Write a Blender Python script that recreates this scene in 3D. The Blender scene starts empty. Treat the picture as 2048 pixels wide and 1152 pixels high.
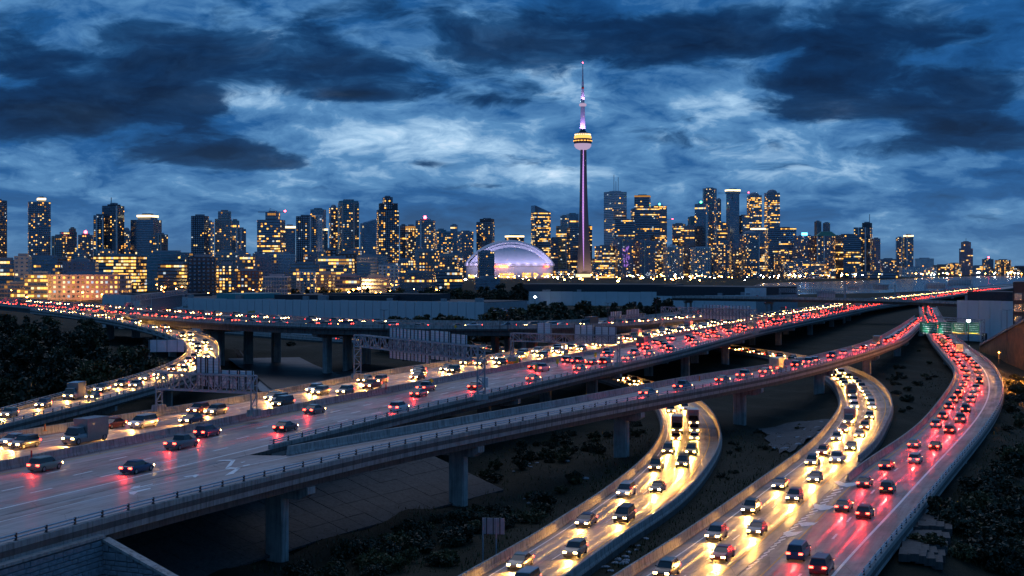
import bpy, math, random
import numpy as np
from mathutils import Vector, Matrix

random.seed(11)
rng = np.random.default_rng(5)
sc = bpy.context.scene
col = sc.collection

# ------------------------------------------------------------------ camera, world, sun, exposure
F = 2844.4      # focal length in photo pixels (50 mm on a 36 mm sensor, 2048 px wide)
H = 33.0        # camera height above the valley floor, metres
HY = 530.0      # horizon row in the photograph
CX = 1024.0
cam_d = bpy.data.cameras.new('camera')
cam_d.lens = 50.0
cam_d.sensor_width = 36.0
cam_d.shift_y = -(576.0 - HY) / 2048.0
cam_d.clip_start = 0.5
cam_d.clip_end = 40000.0
cam = bpy.data.objects.new('camera', cam_d)
col.objects.link(cam)
cam.location = (0, 0, H)
cam.rotation_euler = (math.radians(90), 0, 0)
sc.camera = cam

sc.view_settings.view_transform = 'Standard'
sc.view_settings.look = 'None'
sc.view_settings.exposure = 0.68
sc.view_settings.gamma = 1.0
sc.view_settings.use_curve_mapping = False
sc.render.engine = 'CYCLES'
cy = sc.cycles
cy.use_denoising = True
cy.max_bounces = 5
cy.diffuse_bounces = 2
cy.glossy_bounces = 3
cy.transmission_bounces = 2
cy.volume_bounces = 0
cy.caustics_reflective = False
cy.caustics_refractive = False
cy.sample_clamp_indirect = 3.0
cy.use_light_tree = True

SUN_EL, SUN_ROT = math.radians(48.0), math.radians(-5.0)   # the bright gap in the clouds
world = bpy.data.worlds.new('World')
sc.world = world
world.use_nodes = True


class NT:
    """Small node-building helper."""
    def __init__(self, tree):
        self.t = tree
        tree.nodes.clear()

    def n(self, kind, **kw):
        nd = self.t.nodes.new(kind)
        for k, v in kw.items():
            if k.startswith('i_'):
                key = k[2:].replace('_', ' ')
                nd.inputs[key].default_value = v
            else:
                setattr(nd, k, v)
        return nd

    def l(self, a, b):
        self.t.links.new(a, b)

    def m(self, op, a, b=None, c=None, clamp=False):
        nd = self.t.nodes.new('ShaderNodeMath')
        nd.operation = op
        nd.use_clamp = clamp
        for i, v in enumerate((a, b, c)):
            if v is None:
                continue
            if isinstance(v, (int, float)):
                nd.inputs[i].default_value = v
            else:
                self.l(v, nd.inputs[i])
        return nd.outputs[0]

    def mix(self, fac, a, b, blend='MIX'):
        nd = self.t.nodes.new('ShaderNodeMix')
        nd.data_type = 'RGBA'
        nd.blend_type = blend
        for key, v in ((0, fac), (6, a), (7, b)):
            if isinstance(v, (int, float)):
                nd.inputs[key].default_value = v
            elif isinstance(v, tuple):
                nd.inputs[key].default_value = v if len(v) == 4 else (*v, 1)
            else:
                self.l(v, nd.inputs[key])
        return nd.outputs[2]

    def ramp(self, fac, stops):
        nd = self.t.nodes.new('ShaderNodeValToRGB')
        cr = nd.color_ramp
        while len(cr.elements) < len(stops):
            cr.elements.new(0.5)
        for e, (p, c) in zip(cr.elements, stops):
            e.position = p
            e.color = (*c, 1) if len(c) == 3 else c
        self.l(fac, nd.inputs[0])
        return nd.outputs[0]


def build_world():
    t = NT(world.node_tree)
    tc = t.n('ShaderNodeTexCoord')
    sep = t.n('ShaderNodeSeparateXYZ')
    t.l(tc.outputs['Generated'], sep.inputs[0])
    x, y, z = sep.outputs
    az = t.m('ARCTAN2', x, y)                      # 0 ahead, + to the right
    el = t.m('ARCSINE', z)
    zz = t.m('ADD', t.m('ABSOLUTE', z), 0.30)
    cv = t.n('ShaderNodeCombineXYZ')
    t.l(t.m('DIVIDE', x, zz), cv.inputs[0])
    t.l(t.m('DIVIDE', y, zz), cv.inputs[1])
    nw = t.n('ShaderNodeTexNoise', i_Scale=5.0, i_Detail=4.0)
    t.l(cv.outputs[0], nw.inputs['Vector'])
    sub = t.n('ShaderNodeVectorMath', operation='SUBTRACT')
    t.l(nw.outputs['Color'], sub.inputs[0])
    sub.inputs[1].default_value = (0.5, 0.5, 0.5)
    scl = t.n('ShaderNodeVectorMath', operation='SCALE')
    t.l(sub.outputs[0], scl.inputs[0])
    scl.inputs[3].default_value = 0.16
    add = t.n('ShaderNodeVectorMath', operation='ADD')
    t.l(cv.outputs[0], add.inputs[0])
    t.l(scl.outputs[0], add.inputs[1])
    mp = t.n('ShaderNodeMapping')
    mp.inputs['Location'].default_value = (3.7, 1.9, 0.4)
    mp.inputs['Scale'].default_value = (2.7, 2.7, 1)
    t.l(add.outputs[0], mp.inputs[0])
    n1 = t.n('ShaderNodeTexNoise', i_Scale=1.55, i_Detail=11.0, i_Roughness=0.58)
    t.l(mp.outputs[0], n1.inputs['Vector'])
    n2 = t.n('ShaderNodeTexNoise', i_Scale=6.0, i_Detail=9.0, i_Roughness=0.62)
    t.l(mp.outputs[0], n2.inputs['Vector'])
    def blobs(lst):
        acc = None
        for (px, py, sx, sy, w) in lst:
            a0 = math.atan((px - CX) / F)
            e0 = math.atan((HY - py) / F)
            da = t.m('DIVIDE', t.m('SUBTRACT', az, a0), sx / F)
            de = t.m('DIVIDE', t.m('SUBTRACT', el, e0), sy / F)
            g = t.m('EXPONENT', t.m('MULTIPLY', t.m('ADD', t.m('MULTIPLY', da, da), t.m('MULTIPLY', de, de)), -0.5))
            g = t.m('MULTIPLY', g, w)
            acc = g if acc is None else t.m('ADD', acc, g)
        return acc

    c1 = t.m('SUBTRACT', n1.outputs[0], 0.5)
    c2 = t.m('SUBTRACT', n2.outputs[0], 0.5)
    n3 = t.n('ShaderNodeTexNoise', i_Scale=2.3, i_Detail=12.0, i_Roughness=0.54)
    mp3 = t.n('ShaderNodeMapping')
    mp3.inputs['Location'].default_value = (11.3, 4.1, 2.2)
    mp3.inputs['Scale'].default_value = (1.9, 2.6, 1)
    t.l(add.outputs[0], mp3.inputs[0])
    t.l(mp3.outputs[0], n3.inputs['Vector'])
    c3 = t.m('SUBTRACT', n3.outputs[0], 0.5)
    # high thin layer with bright gaps
    v = t.m('ADD', t.m('ADD', t.m('MULTIPLY', c1, 1.35), t.m('MULTIPLY', c2, 0.42)), 0.51)
    v = t.m('SUBTRACT', v, blobs(BRIGHT))
    high = t.ramp(v, [(0.0, (0.50, 0.60, 0.70)), (0.16, (0.25, 0.39, 0.54)), (0.34, (0.064, 0.17, 0.33)), (0.55, (0.010, 0.066, 0.195)), (0.78, (0.0038, 0.032, 0.108)), (1.0, (0.003, 0.018, 0.063))])
    # low ragged dark banks in front of it
    d = t.m('ADD', t.m('MULTIPLY', c3, 1.55), t.m('MULTIPLY', c2, 0.42))
    d = t.m('ADD', d, t.m('SUBTRACT', blobs(DARK), 0.30))
    mr_ = t.n('ShaderNodeMapRange', interpolation_type='SMOOTHSTEP')
    mr_.inputs['From Min'].default_value = -0.10
    mr_.inputs['From Max'].default_value = 0.15
    t.l(d, mr_.inputs['Value'])
    inner = t.m('ADD', d, t.m('MULTIPLY', c1, 0.8))
    low = t.ramp(inner, [(0.0, (0.0075, 0.046, 0.130)), (0.22, (0.0030, 0.019, 0.064)), (0.5, (0.0020, 0.0080, 0.028)), (0.9, (0.0028, 0.0060, 0.017))])
    clouds = t.mix(t.m('MULTIPLY', mr_.outputs[0], 0.95), high, low)
    # towards the horizon the layers close up into an even blue
    hz = t.m('EXPONENT', t.m('MULTIPLY', t.m('ABSOLUTE', el), -30.0))
    clouds = t.mix(t.m('MULTIPLY', hz, 0.7), clouds, (0.070, 0.145, 0.250))
    sky = t.n('ShaderNodeTexSky', sky_type='NISHITA', sun_disc=False)
    sky.sun_elevation = SUN_EL
    sky.sun_rotation = SUN_ROT
    sky.air_density = 1.5
    sky.ozone_density = 4.0
    b1 = t.n('ShaderNodeBackground', i_Strength=SKY_STRENGTH)
    t.l(clouds, b1.inputs[0])
    b2 = t.n('ShaderNodeBackground', i_Strength=0.00003)
    t.l(sky.outputs[0], b2.inputs[0])
    ad = t.n('ShaderNodeAddShader')
    t.l(b1.outputs[0], ad.inputs[0])
    t.l(b2.outputs[0], ad.inputs[1])
    out = t.n('ShaderNodeOutputWorld')
    t.l(ad.outputs[0], out.inputs[0])


SKY_STRENGTH = 1.0
DARK = [(250, 60, 420, 60, .34), (560, 140, 300, 42, .46), (1250, 70, 330, 55, .40), (90, 240, 210, 52, .66),
        (430, 312, 140, 20, .55), (560, 335, 60, 12, .35), (1800, 195, 210, 60, .52), (1700, 60, 420, 50, .30), (1960, 290, 130, 30, .48), (1600, 170, 60, 14, .3),
        (700, 193, 55, 9, .62), (1090, 190, 170, 20, .36), (1450, 285, 110, 20, .30), (950, 372, 60, 8, .30), (690, 287, 30, 5, .35), (850, 328, 40, 6, .3), (400, 356, 40, 7, .3), (1900, 400, 250, 16, .18)]
BRIGHT = [(800, 255, 150, 38, .34), (1000, 300, 160, 40, .26), (640, 300, 90, 30, .20), (420, 205, 120, 20, .26), (1440, 225, 150, 30, .22),
          (1260, 270, 200, 40, .14), (1560, 345, 160, 22, .14), (80, 385, 140, 22, .24), (1060, 360, 200, 25, .16), (220, 330, 120, 20, .12), (1660, 240, 40, 18, .22), (1290, 120, 160, 30, .06)]
build_world()
world.cycles.sampling_method = 'AUTOMATIC'

sun_d = bpy.data.lights.new('sun', 'SUN')
sun_d.energy = 0.26
sun_d.angle = math.radians(50)
sun_d.color = (1.0, 0.90, 0.94)
sun = bpy.data.objects.new('sun', sun_d)
col.objects.link(sun)
sun.rotation_euler = (math.radians(90) - SUN_EL, 0, math.radians(180) - SUN_ROT)

# ------------------------------------------------------------------ helpers
def tag(o, label=None, cat=None, group=None, kind=None):
    if label: o['label'] = label
    if cat: o['category'] = cat
    if group: o['group'] = group
    if kind: o['kind'] = kind
    return o


def empty(name, loc=(0, 0, 0), rz=0.0):
    o = bpy.data.objects.new(name, None)
    o.empty_display_size = 0.5
    col.objects.link(o)
    o.location = loc
    o.rotation_euler = (0, 0, rz)
    return o


def thing(name, label, cat, loc=(0, 0, 0), rz=0.0, group=None):
    return tag(empty(name, loc, rz), label, cat, group)


class MB:
    """Collects faces with material slots; build() makes one mesh object."""
    def __init__(self):
        self.v, self.f, self.mi, self.uv = [], [], [], {}

    def face(self, pts, m=0, uv=None):
        i = len(self.v)
        self.v.extend(tuple(map(float, p)) for p in pts)
        if uv is not None:
            self.uv[len(self.f)] = uv
        self.f.append(tuple(range(i, i + len(pts))))
        self.mi.append(m)

    def box(self, c, s, rz=0.0, m=0, taper=1.0):
        ca, sa = math.cos(rz), math.sin(rz)
        i = len(self.v)
        for k, (dx, dy, dz) in enumerate(((-1, -1, -1), (1, -1, -1), (1, 1, -1), (-1, 1, -1), (-1, -1, 1), (1, -1, 1), (1, 1, 1), (-1, 1, 1))):
            t = taper if dz > 0 else 1.0
            x, y = dx * s[0] / 2 * t, dy * s[1] / 2 * t
            self.v.append((c[0] + x * ca - y * sa, c[1] + x * sa + y * ca, c[2] + dz * s[2] / 2))
        for q in ((0, 3, 2, 1), (4, 5, 6, 7), (0, 1, 5, 4), (1, 2, 6, 5), (2, 3, 7, 6), (3, 0, 4, 7)):
            self.f.append(tuple(i + a for a in q))
            self.mi.append(m)

    def bar(self, a, b, w, d=None, m=0, n=4):
        """prism between two points"""
        a, b = Vector(a), Vector(b)
        d = d or w
        t = (b - a)
        if t.length < 1e-6:
            return
        t.normalize()
        up = Vector((0, 0, 1)) if abs(t.z) < 0.95 else Vector((1, 0, 0))
        s = t.cross(up).normalized()
        u = s.cross(t)
        i = len(self.v)
        for p in (a, b):
            for k in range(n):
                an = 2 * math.pi * (k + 0.5) / n
                r = 1 / math.cos(math.pi / n) if n == 4 else 1.0
                q = p + s * (math.cos(an) * w / 2 * r) + u * (math.sin(an) * d / 2 * r)
                self.v.append(tuple(q))
        for k in range(n):
            self.f.append((i + k, i + (k + 1) % n, i + n + (k + 1) % n, i + n + k)); self.mi.append(m)
        self.f.append(tuple(i + k for k in range(n))[::-1]); self.mi.append(m)
        self.f.append(tuple(i + n + k for k in range(n))); self.mi.append(m)

    def loft(self, rings, m=0, cap=True, closed=True):
        i = len(self.v)
        n = len(rings[0])
        for r in rings:
            self.v.extend(tuple(map(float, p)) for p in r)
        for a in range(len(rings) - 1):
            for k in range(n if closed else n - 1):
                self.f.append((i + a * n + k, i + a * n + (k + 1) % n, i + (a + 1) * n + (k + 1) % n, i + (a + 1) * n + k))
                self.mi.append(m)
        if cap:
            self.f.append(tuple(i + k for k in range(n))[::-1]); self.mi.append(m)
            e = i + (len(rings) - 1) * n
            self.f.append(tuple(e + k for k in range(n))); self.mi.append(m)

    def lathe(self, prof, c=(0, 0, 0), n=24, m=0, cap=True):
        rings = [[(c[0] + r * math.cos(2 * math.pi * k / n), c[1] + r * math.sin(2 * math.pi * k / n), c[2] + z) for k in range(n)] for r, z in prof]
        self.loft(rings, m, cap)

    def mesh(self, name, mats):
        me = bpy.data.meshes.new(name)
        me.from_pydata(self.v, [], self.f)
        for mt in mats:
            me.materials.append(mt)
        if len(mats) > 1:
            me.polygons.foreach_set('material_index', self.mi)
        if self.uv:
            lay = me.uv_layers.new(name='UVMap')
            for fi, uv in self.uv.items():
                for li, q in zip(me.polygons[fi].loop_indices, uv):
                    lay.data[li].uv = q
        me.update()
        return me

    def build(self, name, mats, parent=None, smooth=False, **kw):
        if not isinstance(mats, (list, tuple)):
            mats = [mats]
        me = self.mesh(name, mats)
        if smooth:
            me.shade_smooth()
        o = bpy.data.objects.new(name, me)
        col.objects.link(o)
        if parent is not None:
            o.parent = parent
        if kw:
            tag(o, **kw)
        return o


def inst(me, name, parent=None, loc=(0, 0, 0), rot=(0, 0, 0), scale=(1, 1, 1)):
    o = bpy.data.objects.new(name, me)
    col.objects.link(o)
    o.location = loc
    o.rotation_euler = rot
    o.scale = scale
    if parent is not None:
        o.parent = parent
    return o


def P(px, py, z):
    """photo pixel -> point on the level plane z"""
    Y = F * (H - z) / (py - HY)
    return np.array([(px - CX) / F * Y, Y, z])


def PD(px, py, Y):
    """photo pixel -> point at distance Y"""
    return np.array([(px - CX) / F * Y, Y, H + (HY - py) / F * Y])


# ------------------------------------------------------------------ materials
MATS = {}


def mat(name, base, rough=0.7, metal=0.0, var=0.25, nscale=1.0, bump=0.0, spec=0.5, coord='Object'):
    """principled with noise-broken colour"""
    m = bpy.data.materials.new(name)
    m.use_nodes = True
    t = NT(m.node_tree)
    b = t.n('ShaderNodeBsdfPrincipled')
    o = t.n('ShaderNodeOutputMaterial')
    t.l(b.outputs[0], o.inputs[0])
    b.inputs['Metallic'].default_value = metal
    b.inputs['Specular IOR Level'].default_value = spec
    tc = t.n('ShaderNodeTexCoord')
    n1 = t.n('ShaderNodeTexNoise', i_Scale=nscale, i_Detail=6.0, i_Roughness=0.65)
    t.l(tc.outputs[coord], n1.inputs['Vector'])
    lo = tuple(c * (1 - var) for c in base)
    hi = tuple(min(1, c * (1 + var)) for c in base)
    c = t.ramp(n1.outputs[0], [(0.3, lo), (0.7, hi)])
    t.l(c, b.inputs['Base Color'])
    r = t.m('MULTIPLY_ADD', n1.outputs[0], 0.25, rough - 0.12, clamp=True)
    t.l(r, b.inputs['Roughness'])
    if bump:
        bp = t.n('ShaderNodeBump', i_Strength=bump, i_Distance=0.05)
        t.l(n1.outputs[0], bp.inputs['Height'])
        t.l(bp.outputs[0], b.inputs['Normal'])
    MATS[name] = m
    return m


def emit(name, color, strength, var=0.0, sample=True):
    m = bpy.data.materials.new(name)
    m.use_nodes = True
    t = NT(m.node_tree)
    b = t.n('ShaderNodeEmission', i_Strength=strength)
    b.inputs[0].default_value = (*color, 1)
    if var:
        tc = t.n('ShaderNodeTexCoord')
        n1 = t.n('ShaderNodeTexNoise', i_Scale=0.13, i_Detail=3.0)
        t.l(tc.outputs['Object'], n1.inputs['Vector'])
        s = t.m('MULTIPLY', t.m('POWER', t.m('MULTIPLY', n1.outputs[0], 1.9), 2.6), strength)
        t.l(s, b.inputs[1])
    o = t.n('ShaderNodeOutputMaterial')
    t.l(b.outputs[0], o.inputs[0])
    m.cycles.emission_sampling = 'AUTO' if sample else 'NONE'
    MATS[name] = m
    return m


def concrete_mat(name, base, stain=0.68):
    m = bpy.data.materials.new(name)
    m.use_nodes = True
    t = NT(m.node_tree)
    b = t.n('ShaderNodeBsdfPrincipled', i_Roughness=0.8)
    o = t.n('ShaderNodeOutputMaterial')
    t.l(b.outputs[0], o.inputs[0])
    geo = t.n('ShaderNodeNewGeometry')
    n1 = t.n('ShaderNodeTexNoise', i_Scale=0.6, i_Detail=7.0, i_Roughness=0.65)
    t.l(geo.outputs['Position'], n1.inputs['Vector'])
    mp = t.n('ShaderNodeMapping')
    mp.inputs['Scale'].default_value = (2.2, 2.2, 0.12)          # run-off streaks
    t.l(geo.outputs['Position'], mp.inputs[0])
    n2 = t.n('ShaderNodeTexNoise', i_Scale=1.0, i_Detail=4.0, i_Roughness=0.7)
    t.l(mp.outputs[0], n2.inputs['Vector'])
    c = t.ramp(n1.outputs[0], [(0.3, tuple(q * 0.72 for q in base)), (0.7, tuple(q * 1.15 for q in base))])
    s = t.ramp(n2.outputs[0], [(0.45, (1, 1, 1)), (0.72, (1 - stain,) * 3)])
    c = t.mix(1.0, c, s, 'MULTIPLY')
    t.l(c, b.inputs['Base Color'])
    bp = t.n('ShaderNodeBump', i_Strength=0.25, i_Distance=0.03)
    t.l(n1.outputs[0], bp.inputs['Height'])
    t.l(bp.outputs[0], b.inputs['Normal'])
    MATS[name] = m
    return m


def road_mat(name, base, rough=0.42, tint=(1, 1, 1)):
    """driven surface: UV = metres across, metres along"""
    m = bpy.data.materials.new(name)
    m.use_nodes = True
    t = NT(m.node_tree)
    b = t.n('ShaderNodeBsdfPrincipled')
    b.inputs['Specular IOR Level'].default_value = 0.5
    o = t.n('ShaderNodeOutputMaterial')
    t.l(b.outputs[0], o.inputs[0])
    uv = t.n('ShaderNodeUVMap')
    mp = t.n('ShaderNodeMapping')
    mp.inputs['Scale'].default_value = (1.1, 0.035, 1)           # long wear streaks along the lane
    t.l(uv.outputs[0], mp.inputs[0])
    n1 = t.n('ShaderNodeTexNoise', i_Scale=1.0, i_Detail=6.0, i_Roughness=0.6)
    t.l(mp.outputs[0], n1.inputs['Vector'])
    mp2 = t.n('ShaderNodeMapping')
    mp2.inputs['Scale'].default_value = (0.35, 0.12, 1)          # patches and wet areas
    t.l(uv.outputs[0], mp2.inputs[0])
    n2 = t.n('ShaderNodeTexNoise', i_Scale=1.0, i_Detail=7.0, i_Roughness=0.62)
    t.l(mp2.outputs[0], n2.inputs['Vector'])
    n3 = t.n('ShaderNodeTexNoise', i_Scale=9.0, i_Detail=3.0)
    t.l(uv.outputs[0], n3.inputs['Vector'])
    sp = t.n('ShaderNodeSeparateXYZ')
    t.l(uv.outputs[0], sp.inputs[0])
    # deck joints every 14 m and hairline cracks
    jf = t.m('FRACT', t.m('DIVIDE', sp.outputs[1], 14.0))
    joint = t.m('LESS_THAN', jf, 0.009)
    vor = t.n('ShaderNodeTexVoronoi', feature='DISTANCE_TO_EDGE', i_Scale=0.16)
    mp3 = t.n('ShaderNodeMapping')
    t.l(uv.outputs[0], mp3.inputs[0])
    ad = t.n('ShaderNodeVectorMath', operation='ADD')
    t.l(mp3.outputs[0], ad.inputs[0])
    t.l(n2.outputs['Color'], ad.inputs[1])
    t.l(ad.outputs[0], vor.inputs['Vector'])
    crack = t.m('LESS_THAN', vor.outputs['Distance'], 0.006)
    v = t.m('ADD', t.m('MULTIPLY', n1.outputs[0], 0.6), t.m('MULTIPLY', n2.outputs[0], 0.4))
    lo = tuple(base * 0.38 * q for q in tint)
    hi = tuple(base * 1.75 * q for q in tint)
    c = t.ramp(v, [(0.33, lo), (0.67, hi)])
    # square repair patches, some darker, some paler
    mp4 = t.n('ShaderNodeMapping')
    mp4.inputs['Scale'].default_value = (0.27, 0.06, 1)
    t.l(uv.outputs[0], mp4.inputs[0])
    vp = t.n('ShaderNodeTexVoronoi', distance='CHEBYCHEV', i_Scale=1.0)
    t.l(mp4.outputs[0], vp.inputs['Vector'])
    sv = t.n('ShaderNodeSeparateColor')
    t.l(vp.outputs['Color'], sv.inputs[0])
    c = t.mix(t.m('MULTIPLY', t.m('GREATER_THAN', sv.outputs[0], 0.80), 0.45), c, (base * .45,) * 3)
    c = t.mix(t.m('MULTIPLY', t.m('LESS_THAN', sv.outputs[1], 0.14), 0.35), c, (base * 1.7,) * 3)
    c = t.mix(t.m('MULTIPLY', t.m('MAXIMUM', joint, crack), 0.6), c, (0.012, 0.012, 0.013))
    c = t.mix(t.m('MULTIPLY', n3.outputs[0], 0.25), c, (base * .4,) * 3)
    t.l(c, b.inputs['Base Color'])
    r = t.m('ADD', t.m('MULTIPLY', t.m('SUBTRACT', n2.outputs[0], 0.5), -0.75), rough, clamp=True)
    r = t.m('MAXIMUM', t.m('ADD', r, t.m('MULTIPLY', t.m('SUBTRACT', n1.outputs[0], 0.5), -0.45)), 0.16)
    t.l(r, b.inputs['Roughness'])
    bp = t.n('ShaderNodeBump', i_Strength=0.22, i_Distance=0.02)
    t.l(n3.outputs[0], bp.inputs['Height'])
    t.l(bp.outputs[0], b.inputs['Normal'])
    MATS[name] = m
    return m


def objcolor_mat(name, rough=0.3, metal=0.35, coat=0.6):
    m = bpy.data.materials.new(name)
    m.use_nodes = True
    t = NT(m.node_tree)
    b = t.n('ShaderNodeBsdfPrincipled', i_Roughness=rough)
    b.inputs['Metallic'].default_value = metal
    b.inputs['Coat Weight'].default_value = coat
    oi = t.n('ShaderNodeObjectInfo')
    tc = t.n('ShaderNodeTexCoord')
    n1 = t.n('ShaderNodeTexNoise', i_Scale=2.5, i_Detail=4.0)
    t.l(tc.outputs['Object'], n1.inputs['Vector'])
    c = t.mix(t.m('MULTIPLY', n1.outputs[0], 0.3), oi.outputs['Color'], (0.05, 0.047, 0.04))
    t.l(c, b.inputs['Base Color'])
    o = t.n('ShaderNodeOutputMaterial')
    t.l(b.outputs[0], o.inputs[0])
    MATS[name] = m
    return m


def leaf_mat(name, c0, c1):
    m = bpy.data.materials.new(name)
    m.use_nodes = True
    t = NT(m.node_tree)
    b = t.n('ShaderNodeBsdfPrincipled', i_Roughness=0.6)
    geo = t.n('ShaderNodeNewGeometry')
    oi = t.n('ShaderNodeObjectInfo')
    f = t.m('ADD', t.m('MULTIPLY', geo.outputs['Random Per Island'], 0.6), t.m('MULTIPLY', oi.outputs['Random'], 0.4))
    c = t.ramp(f, [(0.1, c0), (0.9, c1)])
    t.l(c, b.inputs['Base Color'])
    o = t.n('ShaderNodeOutputMaterial')
    t.l(b.outputs[0], o.inputs[0])
    MATS[name] = m
    return m


def ground_mat():
    m = bpy.data.materials.new('ground')
    m.use_nodes = True
    t = NT(m.node_tree)
    b = t.n('ShaderNodeBsdfPrincipled', i_Roughness=0.9)
    b.inputs['Specular IOR Level'].default_value = 0.2
    geo = t.n('ShaderNodeNewGeometry')
    n1 = t.n('ShaderNodeTexNoise', i_Scale=0.06, i_Detail=8.0, i_Roughness=0.65)
    t.l(geo.outputs['Position'], n1.inputs['Vector'])
    n2 = t.n('ShaderNodeTexNoise', i_Scale=1.6, i_Detail=6.0, i_Roughness=0.7)
    t.l(geo.outputs['Position'], n2.inputs['Vector'])
    c = t.ramp(n1.outputs[0], [(0.35, (0.009, 0.011, 0.005)), (0.52, (0.019, 0.019, 0.009)), (0.66, (0.045, 0.038, 0.025))])
    c = t.mix(t.m('MULTIPLY', n2.outputs[0], 0.7), c, (0.016, 0.017, 0.009))
    t.l(c, b.inputs['Base Color'])
    bp = t.n('ShaderNodeBump', i_Strength=0.8, i_Distance=0.3)
    t.l(n2.outputs[0], bp.inputs['Height'])
    t.l(bp.outputs[0], b.inputs['Normal'])
    o = t.n('ShaderNodeOutputMaterial')
    t.l(b.outputs[0], o.inputs[0])
    MATS['ground'] = m


def water_mat():
    m = bpy.data.materials.new('water')
    m.use_nodes = True
    t = NT(m.node_tree)
    b = t.n('ShaderNodeBsdfPrincipled', i_Roughness=0.2)
    b.inputs['Base Color'].default_value = (0.012, 0.02, 0.03, 1)
    geo = t.n('ShaderNodeNewGeometry')
    mp = t.n('ShaderNodeMapping')
    mp.inputs['Scale'].default_value = (0.35, 0.35, 0.35)
    t.l(geo.outputs['Position'], mp.inputs[0])
    n1 = t.n('ShaderNodeTexNoise', i_Scale=1.0, i_Detail=5.0)
    t.l(mp.outputs[0], n1.inputs['Vector'])
    bp = t.n('ShaderNodeBump', i_Strength=0.35, i_Distance=0.3)
    t.l(n1.outputs[0], bp.inputs['Height'])
    t.l(bp.outputs[0], b.inputs['Normal'])
    o = t.n('ShaderNodeOutputMaterial')
    t.l(b.outputs[0], o.inputs[0])
    MATS['water'] = m


ground_mat(); water_mat()
mat('river_water', (0.012, 0.016, 0.020), 0.5, spec=.25, nscale=.2)
road_mat('asphalt_main', 0.23, 0.45, (1.28, 0.97, 0.93))
road_mat('asphalt_ramp', 0.20, 0.50, (1.06, 0.97, 0.93))
concrete_mat('concrete', (0.38, 0.365, 0.35))
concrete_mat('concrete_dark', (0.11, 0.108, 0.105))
concrete_mat('concrete_pale', (0.26, 0.26, 0.27), 0.4)
mat('paint_white', (0.85, 0.85, 0.84), 0.55, var=0.22, nscale=2.0)
mat('paint_yellow', (0.62, 0.36, 0.05), 0.55, var=0.25, nscale=2.0)
mat('steel', (0.30, 0.33, 0.37), 0.5, 0.3, var=0.2)
mat('rail_steel', (0.42, 0.46, 0.52), 0.30, 0.85, var=0.15)
mat('post_dark', (0.04, 0.042, 0.05), 0.6, 0.3)
mat('sign_back', (0.62, 0.64, 0.68), 0.5, 0.0, var=0.12, nscale=0.7)
mat('sign_green', (0.010, 0.20, 0.105), 0.4, var=0.12)
mat('sign_yellow', (0.72, 0.42, 0.03), 0.45, var=0.1)
mat('orange_plastic', (0.75, 0.20, 0.02), 0.5)
mat('red_plastic', (0.6, 0.03, 0.02), 0.5)
mat('rubber', (0.015, 0.015, 0.016), 0.8)
mat('rim', (0.35, 0.35, 0.37), 0.35, 0.9)
mat('car_glass', (0.012, 0.014, 0.018), 0.15, 0.0, spec=0.8)
objcolor_mat('car_paint')
mat('stone', (0.24, 0.26, 0.29), 0.85, var=0.35, nscale=1.2, bump=0.5, coord='Object')
mat('gravel', (0.07, 0.07, 0.074), 0.9, var=0.4, nscale=0.8, bump=0.6)
mat('bark', (0.055, 0.042, 0.03), 0.9)
leaf_mat('leaf_dark', (0.008, 0.013, 0.005), (0.032, 0.038, 0.013))
leaf_mat('leaf_autumn', (0.030, 0.030, 0.010), (0.110, 0.085, 0.025))
emit('headlight', (1.0, 0.58, 0.18), 36.0)
emit('taillight', (1.0, 0.035, 0.02), 16.0)

# ------------------------------------------------------------------ road lines
def dens(pts, step=1.5):
    pts = np.array(pts, float)
    n = len(pts)
    out = []
    for i in range(n - 1):
        p1, p2 = pts[i], pts[i + 1]
        p0 = pts[i - 1] if i > 0 else 2 * p1 - p2
        p3 = pts[i + 2] if i < n - 2 else 2 * p2 - p1
        m = max(2, int(np.linalg.norm(p2 - p1) / step))
        t1 = np.linalg.norm(p1 - p0) ** .5
        t2 = t1 + np.linalg.norm(p2 - p1) ** .5
        t3 = t2 + np.linalg.norm(p3 - p2) ** .5
        for k in range(m):
            t = t1 + (t2 - t1) * k / m
            A1 = (t1 - t) / t1 * p0 + t / t1 * p1
            A2 = (t2 - t) / (t2 - t1) * p1 + (t - t1) / (t2 - t1) * p2
            A3 = (t3 - t) / (t3 - t2) * p2 + (t - t2) / (t3 - t2) * p3
            B1 = (t2 - t) / t2 * A1 + t / t2 * A2
            B2 = (t3 - t) / (t3 - t1) * A2 + (t - t1) / (t3 - t1) * A3
            out.append((t2 - t) / (t2 - t1) * B1 + (t - t1) / (t2 - t1) * B2)
    out.append(pts[-1])
    return np.array(out)


def gsmooth(a, sig):
    r = min(int(3 * sig), len(a) - 2)
    k = np.exp(-.5 * (np.arange(-r, r + 1) / sig) ** 2)
    k /= k.sum()
    pre = 2 * a[0] - a[1:r + 1][::-1]
    post = 2 * a[-1] - a[-r - 1:-1][::-1]
    b = np.concatenate([pre, a, post])
    return np.array([np.convolve(b[:, j], k, 'valid') for j in range(a.shape[1])]).T


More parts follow.
